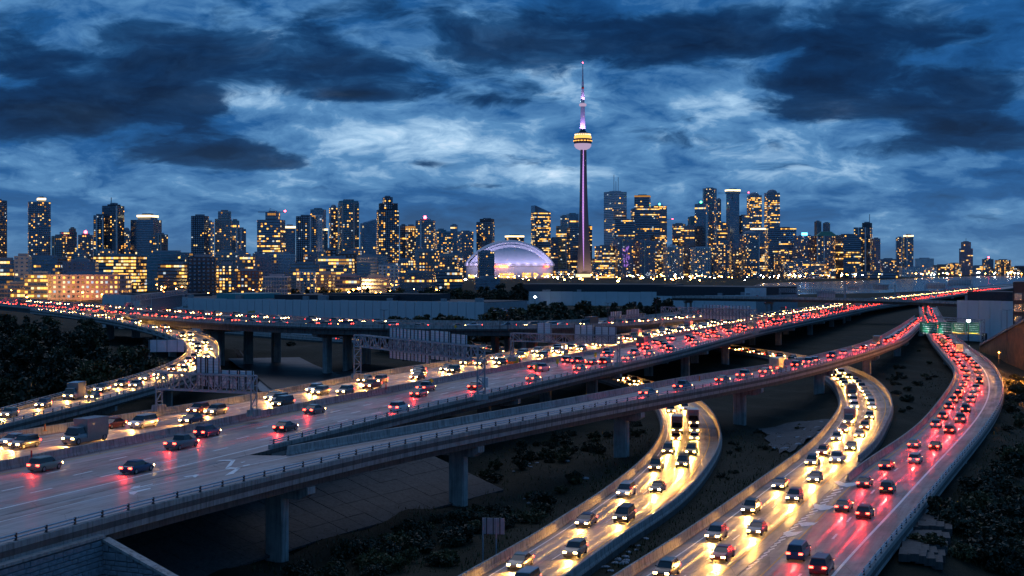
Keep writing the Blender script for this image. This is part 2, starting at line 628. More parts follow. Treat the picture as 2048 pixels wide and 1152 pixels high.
class Road:
    """centre line and width from the two road edges seen in the photograph, each lying on its own level"""
    def __init__(self, L, R, sig, lo, hi, e0=0, e1=0):
        L = dens([P(*p) for p in L])
        R = dens([P(*p) for p in R])
        c, w = [], []
        for p in L:
            d = np.linalg.norm((R - p)[:, :2], axis=1)
            j = d.argmin()
            if j in (0, len(R) - 1):
                continue
            c.append((p + R[j]) / 2)
            w.append(d[j])
        c, w = np.array(c), np.clip(np.array(w), lo, hi)
        if e0:
            t = c[0] - c[min(12, len(c) - 1)]; t[2] = 0; t /= np.linalg.norm(t)
            c = np.concatenate([[c[0] + t * e0 * q for q in (1, .66, .33)], c]); w = np.r_[[w[0]] * 3, w]
        if e1:
            t = c[-1] - c[-12]; t[2] = 0; t /= np.linalg.norm(t)
            c = np.concatenate([c, [c[-1] + t * e1 * q for q in (.33, .66, 1)]]); w = np.r_[w, [w[-1]] * 3]
        s = np.r_[0, np.cumsum(np.linalg.norm(np.diff(c, axis=0), axis=1))]
        n = int(s[-1] / 3) + 1
        q = np.linspace(0, s[-1], n)
        A = np.array([np.interp(q, s, c[:, k]) for k in range(3)] + [np.interp(q, s, w)]).T
        A = gsmooth(A, sig / (s[-1] / (n - 1)))
        self.C, self.W = A[:, :3], np.clip(A[:, 3], lo, hi)
        self.s = np.r_[0, np.cumsum(np.linalg.norm(np.diff(self.C, axis=0), axis=1))]
        T = np.gradient(self.C, axis=0); T[:, 2] = 0
        T /= np.linalg.norm(T, axis=1)[:, None]
        self.T = T
        self.N = np.stack([-T[:, 1], T[:, 0], 0 * T[:, 0]], 1)
        self.len = self.s[-1]

    def at(self, s):
        f = lambda a: np.array([np.interp(s, self.s, a[:, k]) for k in range(a.shape[1])])
        t = f(self.T); t /= np.linalg.norm(t)
        return f(self.C), t, np.array([-t[1], t[0], 0]), float(np.interp(s, self.s, self.W))

    def off(self, s, o, dz=0.0):
        c, t, n, w = self.at(s)
        return c + n * o + np.array([0, 0, dz])

    def s_at_px(self, px):
        x = CX + F * self.C[:, 0] / self.C[:, 1]
        return float(self.s[np.abs(x - px).argmin()])


RD = {}
RD['main'] = Road([(-250, 924, 9), (0, 883, 9), (315, 830, 9), (510, 802, 9), (600, 782, 9), (712, 758, 9), (1022, 711, 9), (1144, 690, 9), (1320, 660, 9), (1468, 635, 8), (1590, 619, 6.5), (1700, 604, 5), (1757, 597, 5), (1900, 582, 5), (2000, 569.5, 5), (2150, 560.5, 5)],
    [(-250, 1098, 9), (0, 1035, 9), (200, 985, 9), (400, 935, 9), (600, 885, 9), (687, 863, 9), (862, 818, 9), (953, 799, 9), (1200, 741, 9), (1317, 716, 9), (1510, 666, 8.5), (1590, 650, 7.5), (1700, 627, 6), (1757, 614, 5.2), (1850, 600, 5), (1900, 592, 5), (2020, 577, 5), (2150, 565, 5)], 25, 34, 42, 75, 0)
RD['exit'] = Road([(-250, 1098, 9), (0, 1035, 9), (200, 985, 9), (400, 944, 9), (561, 911, 9), (751, 877, 9), (858, 861, 9), (975, 838, 9), (1200, 797, 9), (1346, 767, 9), (1561, 731, 8.5), (1620, 717, 8), (1700, 697, 7), (1754, 678, 6.2), (1790, 659, 5.2), (1835, 635, 4)],
    [(-250, 1170, 9), (0, 1105, 9), (108, 1076, 9), (268, 1028, 9), (570, 956, 9), (600, 946, 9), (780, 903, 9), (975, 863, 9), (1070, 845, 9), (1200, 819, 9), (1403, 782, 9), (1561, 753, 8.5), (1700, 719, 7), (1808, 683, 5.5), (1829, 666, 5), (1846, 645, 4), (1856, 630, 4)], 14, 8.5, 11.5, 20, 0)
RD['red'] = Road([(1500, 1151, .5), (1660, 990, .5), (1690, 959, .5), (1822, 869, .5), (1878, 806, .5), (1906, 761, .8), (1906, 740, 1), (1887, 717, 1.5), (1867, 690, 2.2), (1853, 662, 3), (1845, 640, 4), (1840, 620, 4)],
    [(1735, 1151, .5), (1746, 1137, .5), (1822, 1050, .5), (1906, 945, .5), (1983, 848, .5), (2007, 800, .5), (2007, 770, .8), (1996, 744, 1), (1971, 719, 1.5), (1933, 694, 2.2), (1906, 668, 3), (1888, 645, 3.6), (1877, 628, 4), (1872, 612, 4)], 14, 12, 14, 45, 60)
RD['gold'] = Road([(1240, 1151, .5), (1334, 1106, .5), (1439, 1036, .5), (1547, 956, .5), (1613, 900, .5), (1658, 851, .5), (1678, 816, .5), (1672, 788, .5), (1655, 764, .5), (1581, 728, .5), (1468, 706, .5), (1300, 676, .5)],
    [(1474, 1151, .5), (1634, 994, .5), (1690, 945, .5), (1746, 905, .5), (1777, 851, .5), (1788, 820, .5), (1777, 788, .5), (1728, 750, .5), (1625, 719, .5), (1483, 698, .5), (1300, 668, .5)], 12, 10.5, 13.5, 45, 0)
RD['loop'] = Road([(950, 1148, 0), (1044, 1099, 0), (1135, 1040, 0), (1222, 980, 0), (1292, 921, 0), (1316, 879, 0), (1316, 841, 0), (1309, 823, 0), (1265, 783, 0), (1000, 708, 0), (925, 698, 0), (680, 686, 0), (380, 660, 0), (200, 645, 0)],
    [(1166, 1150, 0), (1264, 1075, 0), (1355, 1019, 0), (1414, 952, 0), (1446, 890, 0), (1444, 855, 0), (1428, 830, 0), (1404, 808, 0), (1322, 775, 0), (1040, 704, 0), (925, 688, 0), (680, 678, 0), (380, 653, 0), (200, 639, 0)], 10, 9.5, 12, 45, 0)
RD['left'] = Road([(-150, 872, 6), (0, 830, 6), (125, 792, 6), (250, 758, 6), (312, 742, 6), (350, 727, 6), (372, 711, 6), (372, 699, 6.5), (359, 683, 7.5), (300, 661, 10), (219, 642, 12), (150, 631, 12.95), (60, 622, 12.95)],
    [(-150, 886, 6), (0, 852, 6), (156, 818, 6), (312, 780, 6), (369, 767, 6), (415, 745, 6), (437, 724, 6), (440, 702, 6.5), (431, 683, 7.5), (384, 664, 9), (281, 642, 11.5), (175, 627, 12.95), (60, 617, 12.95)], 10, 10, 12, 20, 0)
RD['cross'] = Road([(-60, 592, 13), (60, 602, 13), (175, 611, 13), (400, 626, 13), (640, 641, 13), (769, 646, 13), (900, 648, 13), (1019, 648, 13), (1144, 644, 12), (1200, 641, 11.5), (1322, 634, 10.5), (1420, 626, 9.5)],
    [(-60, 606, 13), (60, 617, 13), (178, 627, 13), (266, 636, 13), (400, 645, 13), (640, 658, 13), (769, 665, 13), (900, 669, 13), (1019, 669, 13), (1144, 664, 12.5), (1200, 660, 12), (1340, 645, 11), (1420, 635, 10)], 30, 28, 42, 60, 40)
RD['over'] = Road([(1380, 592, 13), (1500, 594, 13), (1700, 597, 13), (1780, 599, 12.5), (1860, 602, 11.5), (1935, 605, 11), (2000, 608, 11)],
    [(1380, 599, 13), (1500, 600, 13), (1700, 603, 13), (1780, 605, 12.5), (1860, 608, 11.5), (1935, 611, 11), (2000, 615, 11)], 20, 12, 14, 20, 0)

# ------------------------------------------------------------------ terrain
RIVER = np.array([(-95, 545), (-84, 505), (-68, 455), (-57, 415), (-44, 375), (-25, 335)], float)


def seg_dist(x, y, poly):
    d = np.full(x.shape, 1e9)
    for a, b in zip(poly[:-1], poly[1:]):
        t = np.clip(((x - a[0]) * (b[0] - a[0]) + (y - a[1]) * (b[1] - a[1])) / ((b[0] - a[0]) ** 2 + (b[1] - a[1]) ** 2), 0, 1)
        d = np.minimum(d, np.hypot(x - a[0] - t * (b[0] - a[0]), y - a[1] - t * (b[1] - a[1])))
    return d


def sstep(a, b, x):
    t = np.clip((x - a) / (b - a), 0, 1)
    return t * t * (3 - 2 * t)


def near_road(x, y, road, reach=60.0):
    """distance to the centre line, signed side (+ left) and level and width there"""
    C = road.C[::2]
    best = np.full(x.shape, 1e9); lev = np.zeros(x.shape); wid = np.zeros(x.shape); side = np.zeros(x.shape)
    for c, n, w in zip(C, road.N[::2], road.W[::2]):
        dx, dy = x - c[0], y - c[1]
        d = np.hypot(dx, dy)
        m = d < best
        best = np.where(m, d, best)
        lev = np.where(m, c[2], lev); wid = np.where(m, w, wid)
        side = np.where(m, dx * n[0] + dy * n[1], side)
    return best, side, lev, wid


def terrain(x, y):
    x = np.asarray(x, float); y = np.asarray(y, float)
    z = np.full(x.shape, -1.4)
    z = z + (0.5 * np.sin(x * .11 + 1.3) * np.sin(y * .083) + .35 * np.sin(x * .31 + y * .19)) * sstep(1300, 500, y)
    far = sstep(600, 900, y)
    z = z * (1 - far) - 0.3 * far
    # wooded bank on the left, falling ground on the right
    z = z + 4.5 * sstep(-95, -150, x) * sstep(230, 300, y) * sstep(700, 560, y)
    dR, sR, lR, wR = near_road(x, y, RD['red'])
    right = sstep(-wR / 2 - 1, -wR / 2 - 12, sR) * sstep(560, 480, y)
    z = z * (1 - right) + (-4.6 + 0.4 * np.sin(x * .4) * np.sin(y * .3)) * right
    # stream bed
    dv = seg_dist(x, y, RIVER)
    k = sstep(26, 12, dv)
    z = z * (1 - k) - 3.6 * k
    # the low roads lie on the ground
    for key in ('gold', 'loop', 'red'):
        d, s, lv, w = (dR, sR, lR, wR) if key == 'red' else near_road(x, y, RD[key])
        k = sstep(w / 2 + 7, w / 2 + 2.5, d)
        z = np.where(key == 'red', np.minimum(z, z * (1 - k) + (lv - 1.3) * k), z * (1 - k) + (lv - 0.75) * k)
    return z


def axis(lo, hi, step, far_lo, far_hi, n):
    a = np.arange(lo, hi + .1, step)
    g = np.geomspace(1, 1 + abs(far_hi - hi), n) - 1
    h = np.geomspace(1, 1 + abs(lo - far_lo), n) - 1
    return np.r_[(lo - h[1:])[::-1], a, hi + g[1:]]


xs = axis(-280, 340, 4.5, -9000, 9000, 26)
ys = axis(70, 760, 4.5, -400, 14000, 26)
X, Y_ = np.meshgrid(xs, ys)
Z = terrain(X, Y_)
nx, ny = len(xs), len(ys)
me = bpy.data.meshes.new('ground')
vv = np.stack([X.ravel(), Y_.ravel(), Z.ravel()], 1)
ii = (np.arange(ny - 1)[:, None] * nx + np.arange(nx - 1)[None, :]).ravel()
ff = np.stack([ii, ii + 1, ii + nx + 1, ii + nx], 1)
me.from_pydata(vv.tolist(), [], ff.tolist())
me.materials.append(MATS['ground'])
me.shade_smooth()
g_ob = bpy.data.objects.new('ground', me)
col.objects.link(g_ob)
tag(g_ob, 'dark grassy valley floor under and around the ramps', 'ground', kind='structure')


def tz(x, y):
    return float(terrain(np.array([x]), np.array([y]))[0])


# stream and lake
mb = MB()
for i in range(len(RIVER) - 1):
    a, b = RIVER[i], RIVER[i + 1]
    t = (b - a) / np.linalg.norm(b - a); n = np.array([-t[1], t[0]]) * 13.5
    mb.face([(*(a - n), -2.55), (*(b - n), -2.55), (*(b + n), -2.55), (*(a + n), -2.55)])
mb.build('river', MATS['river_water'], label='dark still river between the concrete banks', cat='river', kind='structure')
mb = MB()
near = [P(1430, 592, 0), P(1600, 589, 0), P(1760, 586, 0), P(1900, 580, 0), P(2060, 571, 0), P(2600, 568, 0)]
farr = [P(1525, 566.5, 0), P(1640, 563.5, 0), P(1750, 560.5, 0), P(1860, 555, 0), P(2060, 549.5, 0), P(2600, 549.5, 0)]
for a, b, c, d in zip(near[:-1], near[1:], farr[1:], farr[:-1]):
    mb.face([(a[0], a[1], .05), (b[0], b[1], .05), (c[0], c[1], .05), (d[0], d[1], .05)])
mb.build('lake', MATS['water'], label='calm blue lake in front of the far shore', cat='lake', kind='structure')

# pale gravel and concrete aprons by the water
def patch(name, pix, z, m, label, dz=0.06):
    pts = [P(px, py, z) for px, py in pix]
    mb = MB()
    c = np.mean(pts, 0)
    rings = []
    for q in (1.0, 0.8, 0.45):
        rings.append([c + (p - c) * q * random.uniform(.86, 1.1) for p in dens(pts + [pts[0]], 3.0)[:-1]])
    n = len(rings[0])
    for a, b in zip(rings[:-1], rings[1:]):
        for k in range(n):
            quad = [a[k], a[(k + 1) % n], b[(k + 1) % n], b[k]]
            mb.face([(p[0], p[1], tz(p[0], p[1]) + dz) for p in quad])
    mb.face([(p[0], p[1], tz(p[0], p[1]) + dz) for p in rings[-1]])
    return mb.build(name, MATS[m], label=label, cat='bank', kind='structure')


patch('gravel_bank', [(520, 745), (548, 748), (550, 765), (530, 778), (516, 770)], -1.2, 'concrete_pale', 'pale round gravel apron beside the river', .5)
patch('river_bank', [(470, 700), (560, 715), (640, 735), (720, 738), (715, 748), (600, 742), (500, 722)], -1.2, 'gravel', 'pale concrete bank curving along the river', .25)
patch('concrete_wash', [(1520, 852), (1600, 845), (1650, 846), (1640, 868), (1600, 900), (1570, 915), (1535, 880)], -1.0, 'gravel', 'pale concrete wash area between the two golden ramps', .3)

# ------------------------------------------------------------------ decks
def deck(name, key, surf, thick=0.55, girder=1.5, inset=1.3, label=None, lower=0.0):
    rd = RD[key]
    mb = MB()
    Lp = rd.C + rd.N * (rd.W / 2)[:, None]
    Rp = rd.C - rd.N * (rd.W / 2)[:, None]
    Lp[:, 2] -= lower; Rp[:, 2] -= lower
    dn = np.array([0, 0, -thick])
    for i in range(len(Lp) - 1):
        w0, w1, s0, s1 = rd.W[i], rd.W[i + 1], rd.s[i], rd.s[i + 1]
        mb.face([Rp[i], Rp[i + 1], Lp[i + 1], Lp[i]], 0, [(w0, s0), (w1, s1), (0, s1), (0, s0)])
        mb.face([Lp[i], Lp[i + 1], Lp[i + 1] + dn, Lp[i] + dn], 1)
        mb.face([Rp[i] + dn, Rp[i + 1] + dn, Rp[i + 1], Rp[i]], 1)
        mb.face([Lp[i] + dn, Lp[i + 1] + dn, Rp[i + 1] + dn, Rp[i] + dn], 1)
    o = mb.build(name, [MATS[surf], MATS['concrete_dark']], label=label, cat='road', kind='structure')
    if girder:
        n = max(2, int(round(rd.W.mean() / 5)))
        for k in range(n):
            mb = MB()
            rings = []
            for i in range(0, len(rd.C), 2):
                half = rd.W[i] / 2 - inset
                oo = half - 2 * half * k / (n - 1)
                c = rd.C[i] + rd.N[i] * oo
                nn = rd.N[i]
                zt, zb = c[2] - thick - lower + .01, c[2] - thick - girder - lower
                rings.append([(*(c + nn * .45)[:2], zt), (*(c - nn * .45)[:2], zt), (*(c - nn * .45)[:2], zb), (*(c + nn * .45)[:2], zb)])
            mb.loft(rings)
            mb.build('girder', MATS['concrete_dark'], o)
    return o


deck('elevated_road', 'main', 'asphalt_main', label='wide elevated expressway running towards the city')
deck('exit_ramp', 'exit', 'asphalt_main', label='narrow elevated exit ramp beside the expressway', lower=.006)
deck('ramp_road', 'red', 'asphalt_ramp', 0.6, 1.0, 1.0, label='curving two-lane ramp with red tail lights', lower=.0)
deck('ramp_road', 'gold', 'asphalt_ramp', 0.9, 0, label='curving two-lane ramp with oncoming traffic beside the red-lit ramp', lower=.01)
deck('ramp_road', 'loop', 'asphalt_ramp', 0.9, 0, label='curving ramp passing under the exit ramp', lower=.0)
deck('ramp_road', 'left', 'asphalt_ramp', 0.5, 1.2, label='curved ramp along the dark wood', lower=.012)
deck('cross_road', 'cross', 'asphalt_main', 0.6, 1.7, label='wide overpass crossing behind the expressway')
deck('overpass', 'over', 'asphalt_main', 0.5, 1.1, label='far overpass spanning the expressway and the ramp')

# paved gore between the two nearest ramps
mb = MB()
rg, rr = RD['gold'], RD['red']
prev = None
for s in np.arange(0, 130, 3.0):
    a = rg.off(s, -rg.at(s)[3] / 2 + .4)
    j = np.linalg.norm(rr.C - a, axis=1).argmin()
    b = rr.C[j] + rr.N[j] * (rr.W[j] / 2 - .4)
    if np.linalg.norm(b - a) > 7:
        break
    if prev is not None:
        mb.face([(*prev[0][:2], .47), (*prev[1][:2], .47), (*b[:2], .47), (*a[:2], .47)], 0, [(0, s - 3), (4, s - 3), (4, s), (0, s)])
    prev = (a, b)
mb.build('gore_pavement', MATS['asphalt_ramp'], label='worn paved gore where the two ramps meet', cat='road', kind='structure')

# deck between the expressway and the exit ramp before the gore
mb = MB()
ra, rb_ = RD['exit'], RD['main']
prev = None
for s in np.arange(0, ra.s_at_px(640), 3.0):
    a = ra.off(s, ra.at(s)[3] / 2 - .5)
    j = np.linalg.norm(rb_.C - a, axis=1).argmin()
    k = slice(max(0, j - 40), j + 40)
    E = rb_.C[k] - rb_.N[k] * (rb_.W[k] / 2 - .5)[:, None]
    b = E[np.linalg.norm(E - a, axis=1).argmin()]
    if prev is not None:
        mb.face([(*prev[0][:2], 8.975), (*a[:2], 8.975), (*b[:2], 8.975), (*prev[1][:2], 8.975)], 0, [(0, s - 3), (0, s), (4, s), (4, s - 3)])
        mb.face([(*prev[0][:2], 8.4), (*prev[1][:2], 8.4), (*b[:2], 8.4), (*a[:2], 8.4)], 1)
    prev = (a, b)
mb.build('gore_pavement', [MATS['asphalt_main'], MATS['concrete_dark']], label='painted gore deck between the expressway and the exit ramp', cat='road', kind='structure')

# ------------------------------------------------------------------ painted markings
def stripe(mb, rd, s0, s1, off, w, dz=0.014, m=0):
    q = np.linspace(s0, s1, max(2, int((s1 - s0) / 4) + 1))
    for a, b in zip(q[:-1], q[1:]):
        oa, ob = (off(a), off(b)) if callable(off) else (off, off)
        mb.face([rd.off(a, oa - w / 2, dz), rd.off(b, ob - w / 2, dz), rd.off(b, ob + w / 2, dz), rd.off(a, oa + w / 2, dz)], m)


def markings(key, solids, dashes, s1=None, parent=None):
    rd = RD[key]
    s1 = s1 or rd.len
    mb = MB()
    for off, w, m in solids:
        stripe(mb, rd, 0, s1, off, w, m=m)
    for off, w in dashes:
        s = 2.0
        while s < s1 - 5:
            stripe(mb, rd, s, s + 3.6, off, w)
            s += 12.0
    return mb.build('lane_marking', [MATS['paint_white'], MATS['paint_yellow']], parent)


rd = RD['main']
fromR = lambda rd, d: (lambda s: -rd.at(s)[3] / 2 + d)
fromL = lambda rd, d: (lambda s: rd.at(s)[3] / 2 - d)
MED = 20.4           # median barrier, metres from the near edge
o = bpy.data.objects['elevated_road']
markings('main', [(fromR(rd, 2.6), .32, 0), (fromR(rd, MED - 2.0), .2, 1), (fromL(rd, 2.2), .22, 0), (fromL(rd, rd.W.mean() - MED - 1.6), .2, 1)],
         [(fromR(rd, 6.3), .34), (fromR(rd, 10.0), .34), (fromR(rd, 13.7), .34), (fromL(rd, 5.9), .34), (fromL(rd, 9.6), .34)], 1300, o)
markings('exit', [(fromR(RD['exit'], 2.2), .3, 0), (fromL(RD['exit'], 1.5), .18, 0)], [], None, bpy.data.objects['exit_ramp'])
ramps = [q for q in bpy.data.objects if q.name.startswith('ramp_road')]
markings('red', [(fromR(RD['red'], 3.6), .34, 0), (fromL(RD['red'], 1.5), .2, 1)], [(fromL(RD['red'], 5.2), .3)], None, ramps[0])
markings('gold', [(fromR(RD['gold'], 1.7), .2, 1), (fromL(RD['gold'], 2.0), .2, 0)], [(fromL(RD['gold'], 5.6), .2)], None, ramps[1])
markings('loop', [(fromR(RD['loop'], 2.4), .2, 1), (fromL(RD['loop'], 1.5), .2, 0)], [(fromL(RD['loop'], 5.2), .16)], 420, ramps[2])
markings('left', [(fromR(RD['left'], 1.6), .2, 1), (fromL(RD['left'], 1.6), .2, 0)], [], None, ramps[3])
markings('cross', [(fromR(RD['cross'], 1.6), .25, 0), (fromL(RD['cross'], 1.6), .25, 0)], [], None, bpy.data.objects['cross_road'])

# painted figures on the gore of the expressway
def paint(pix_polys, z, name, label, m='paint_white'):
    mb = MB()
    for poly in pix_polys:
        mb.face([P(px, py, z) for px, py in poly])
    return mb.build(name, MATS[m], bpy.data.objects['elevated_road'])


c5 = lambda x, y: (x / 3.577, 830 + y / 3.577)
paint([[c5(925, 530), c5(955, 512), c5(1005, 503), c5(1000, 512), c5(1095, 490), c5(1090, 497), c5(985, 522), c5(930, 532)],
       [c5(920, 550), c5(968, 543), c5(1075, 521), c5(1080, 527), c5(985, 551), c5(958, 570), c5(930, 566)]], 9.022, 'road_arrow', '')
paint([[c5(1310, 440), c5(1395, 428), c5(1382, 436), c5(1330, 446)], [c5(1392, 426), c5(1428, 423), c5(1398, 447), c5(1378, 444)]], 9.022, 'road_arrow', '')
paint([[c5(1545, 329), c5(1590, 321), c5(1686, 319), c5(1664, 328)], [c5(1655, 326), c5(1686, 320), c5(1655, 362), c5(1610, 384), c5(1635, 352)],
       [c5(1608, 386), c5(1640, 374), c5(1722, 378), c5(1700, 385)], [c5(1690, 382), c5(1722, 378), c5(1670, 420), c5(1605, 434), c5(1640, 412)],
       [c5(1720, 340), c5(1748, 332), c5(1756, 336), c5(1730, 343)], [c5(1735, 362), c5(1785, 352), c5(1790, 358), c5(1740, 369)]], 9.026, 'chevron_marking', '')
# worn hatching between the gold and red ramps
c8 = lambda x, y: (1334 + x / 2.866, 750 + y / 2.866)
mb = MB()
for poly in ([(955, 610), (985, 606), (1020, 620), (1120, 612), (1090, 630), (1030, 642), (985, 632)], [(835, 735), (870, 742), (965, 752), (930, 770), (880, 776), (845, 762)],
             [(755, 848), (800, 842), (850, 846), (870, 838), (840, 860), (770, 868)], [(665, 905), (690, 893), (720, 900), (780, 895), (740, 918), (690, 928)]):
    mb.face([P(*c8(x, y), .53) for x, y in poly])
for k in range(26):
    t = k / 26
    x0, y0 = 950 - 520 * t, 660 + 470 * t
    j = random.uniform(-8, 8)
    mb.face([P(*c8(x0 + j, y0), .528), P(*c8(x0 + 60 + j - 30 * t, y0 - 14), .528), P(*c8(x0 + 62 + j - 30 * t, y0 - 8), .528), P(*c8(x0 + 6 + j, y0 + 5), .528)])
mb.build('hatch_marking', MATS['paint_white'], ramps[0])

# ------------------------------------------------------------------ barriers, rails, piers
def jersey_mesh(name, h=1.0, wb=.62, wt=.26):
    mb = MB()
    prof = [(-wb / 2, 0), (-wb / 2, .1), (-wb * .3, .38), (-wt / 2, h), (wt / 2, h), (wb * .3, .38), (wb / 2, .1), (wb / 2, 0)]
    mb.loft([[(x, y, z) for x, z in prof] for y in (0, 1)])
    return mb.mesh(name, [MATS['concrete']])


JERSEY = jersey_mesh('barrier_segment', 1.15)
POST = MB(); POST.box((0, 0, .32), (.16, .16, .68)); POST.box((0, 0, .02), (.3, .3, .06)); POST = POST.mesh('post', [MATS['post_dark']])
PARA = MB(); PARA.loft([[(x, y, z) for x, z in ((-.28, -1.15), (-.28, .5), (-.2, .56), (.2, .56), (.28, .5), (.28, 0), (.22, -.02), (.22, -1.15))] for y in (0, 1)]); PARA = PARA.mesh('parapet_segment', [MATS['concrete']])


def run(me, name, parent, rd, off, s0, s1, seg, gap=0.05, ymax=520, lower=0.0):
    """lay shared segments end to end along the road"""
    s = s0
    while s < s1 - .5:
        e = min(s + seg, s1)
        a = rd.off(s, off(s)); b = rd.off(e, off(e))
        d = b - a
        L = np.linalg.norm(d[:2])
        o = inst(me, name, parent, (a[0], a[1], a[2] - lower), (math.atan2(d[2], L), 0, math.atan2(d[1], d[0]) - math.pi / 2), (1, L - gap, 1))
        s = e


def barrier(key, off, label, s0=0, s1=None, seg=6.0, far_seg=14.0, ymax=520, name='concrete_barrier', lower=0.0, cap=280):
    rd = RD[key]
    s1 = s1 or rd.len
    c = rd.off(s0, off(s0))
    root = thing(name, label, 'barrier')
    smid = s0
    while smid < s1 and rd.at(smid)[0][1] < ymax and (smid - s0) / seg < cap:
        smid += seg
    smid = min(smid, s1)
    run(JERSEY, 'barrier_segment', root, rd, off, s0, smid, seg, lower=lower)
    if smid < s1 - 1:
        run(JERSEY, 'barrier_segment', root, rd, off, smid, s1, far_seg, .02, lower=lower)
    return root


def tube_along(mb, rd, off, s0, s1, dz, r, step=4.0):
    q = np.linspace(s0, s1, max(2, int((s1 - s0) / step) + 1))
    rings = []
    for s in q:
        c, t, n, w = rd.at(s)
        p = c + n * off(s) + np.array([0, 0, dz])
        rings.append([p + n * (r * math.cos(a)) + np.array([0, 0, r * math.sin(a)]) for a in np.arange(6) * math.pi / 3])
    mb.loft(rings)


def guardrail(key, off, label, s0=0, s1=None, seg=8.0, post=4.0, ymax=560, lower=0.0):
    rd = RD[key]
    s1 = s1 or rd.len
    root = thing('guardrail', label, 'guardrail')
    run(PARA, 'parapet_segment', root, rd, off, s0, s1, seg if s1 - s0 < 1200 else 14, .03, lower=lower)
    s = s0 + 1
    while s < s1:
        p = rd.off(s, off(s))
        t = rd.at(s)[1]
        far = p[1] > ymax
        inst(POST, 'post', root, (p[0], p[1], p[2] + .55 - lower), (0, 0, math.atan2(t[1], t[0])), (1.6, 1.6, 1) if far else (1, 1, 1))
        s += post * (3 if far else 1)
    for dz in (.82, 1.12):
        mb = MB()
        tube_along(mb, rd, off, s0, s1, dz - lower, .075)
        mb.build('rail', MATS['rail_steel'], root)
    return root


m_ = RD['main']; b_ = RD['exit']
gore_e = b_.C + b_.N * (b_.W / 2)[:, None]
gore_s = float(b_.s[np.abs(CX + F * gore_e[:, 0] / gore_e[:, 1] - 563).argmin()])
# expressway: far parapet, median and near rail
barrier('main', lambda s: m_.at(s)[3] / 2 - .35, 'tall concrete barrier along the river side of the expressway', ymax=600)
barrier('main', lambda s: -m_.at(s)[3] / 2 + MED, 'concrete median barrier dividing the expressway', ymax=600)
j = np.linalg.norm(m_.C - b_.off(gore_s, 3.0), axis=1).argmin()
guardrail('main', lambda s: -m_.at(s)[3] / 2 + .3, 'steel rail on concrete parapet along the expressway facing the exit ramp', m_.s[j] + 6, 1000)
barrier('exit', lambda s: b_.at(s)[3] / 2 - .35, 'concrete barrier starting at the gore and following the exit ramp', gore_s, None, 5.0)
guardrail('exit', lambda s: -b_.at(s)[3] / 2 + .3, 'two-bar steel rail on parapet along the outer edge of the exit ramp')
r_ = RD['red']
jg = np.linalg.norm(r_.C - P(1700, 965, .5), axis=1).argmin()
barrier('red', lambda s: r_.at(s)[3] / 2 - .35, 'concrete barrier beginning at the gore between the two ramps', r_.s[jg], None, 5.0)
guardrail('red', lambda s: -r_.at(s)[3] / 2 + .3, 'steel rail on parapet along the outside of the red-lit ramp', seg=6.0)
d_ = RD['gold']
barrier('gold', lambda s: d_.at(s)[3] / 2 - .35, 'golden-lit concrete barrier on the inside of the wide ramp', seg=5.0)
jd = np.linalg.norm(d_.C - P(1690, 925, .5), axis=1).argmin()
barrier('gold', lambda s: -d_.at(s)[3] / 2 + .35, 'concrete barrier on the outside of the bend behind the gore', d_.s[jd], None, 5.0)
e_ = RD['loop']
barrier('loop', lambda s: e_.at(s)[3] / 2 - .35, 'concrete barrier on the inner edge of the ramp passing under the exit ramp', seg=5.0)
barrier('loop', lambda s: -e_.at(s)[3] / 2 + .35, 'concrete barrier on the outer edge of the ramp passing under the exit ramp', seg=5.0)
f_ = RD['left']
guardrail('left', lambda s: f_.at(s)[3] / 2 - .3, 'steel rail on the wooded side of the curved ramp')
guardrail('left', lambda s: -f_.at(s)[3] / 2 + .3, 'steel rail on the river side of the curved ramp')
g_ = RD['cross']
barrier('cross', lambda s: g_.at(s)[3] / 2 - .35, 'concrete barrier on the far side of the wide overpass', far_seg=8, seg=8)
barrier('cross', lambda s: -g_.at(s)[3] / 2 + .35, 'concrete barrier on the near side of the wide overpass', far_seg=8, seg=8)
barrier('cross', lambda s: 1.0, 'concrete median barrier on the wide overpass', far_seg=8, seg=8)
h_ = RD['over']
barrier('over', lambda s: h_.at(s)[3] / 2 - .35, 'far-side parapet of the overpass spanning the expressway', seg=8)
barrier('over', lambda s: -h_.at(s)[3] / 2 + .35, 'near-side parapet of the overpass spanning the expressway', seg=8)


def pier(key, s, label, thick=0.55 + 1.5, cols=1, cw=2.6, cd=1.6, over=.5, group=None, o0=None):
    rd = RD[key]
    c, t, n, w = rd.at(s)
    zt = c[2] - thick
    zg = tz(c[0], c[1]) - .6
    rz = math.atan2(t[1], t[0]) - math.pi / 2
    root = thing('bridge_pier', label, 'pier', (c[0], c[1], zg), rz, group)
    half = w / 2 - over
    ch = 1.5
    mb = MB()
    mb.loft([[(-half, y, zt - zg - ch * .55), (-half * .75, y, zt - zg - ch), (half * .75, y, zt - zg - ch), (half, y, zt - zg - ch * .55), (half, y, zt - zg + .02), (-half, y, zt - zg + .02)] for y in (-cd * .5, cd * .5)])
    mb.build('pier_cap', MATS['concrete'], root)
    xs_ = [0] if cols == 1 else list(np.linspace(-half * .62, half * .62, cols))
    for x in xs_:
        mb = MB()
        hgt = zt - zg - ch + .05
        pr = [(-cw / 2 + .2, -cd * .45), (cw / 2 - .2, -cd * .45), (cw / 2, -cd * .45 + .2), (cw / 2, cd * .45 - .2), (cw / 2 - .2, cd * .45), (-cw / 2 + .2, cd * .45), (-cw / 2, cd * .45 - .2), (-cw / 2, -cd * .45 + .2)]
        mb.loft([[(x + a, b, 0) for a, b in pr], [(x + a, b, hgt) for a, b in pr]])
        mb.build('column', MATS['concrete'], root)
        for yy in (-1, 1):
            mb = MB(); mb.box((x, 0, hgt + ch + .02), (.9, cd * .7, .1)); break
    return root


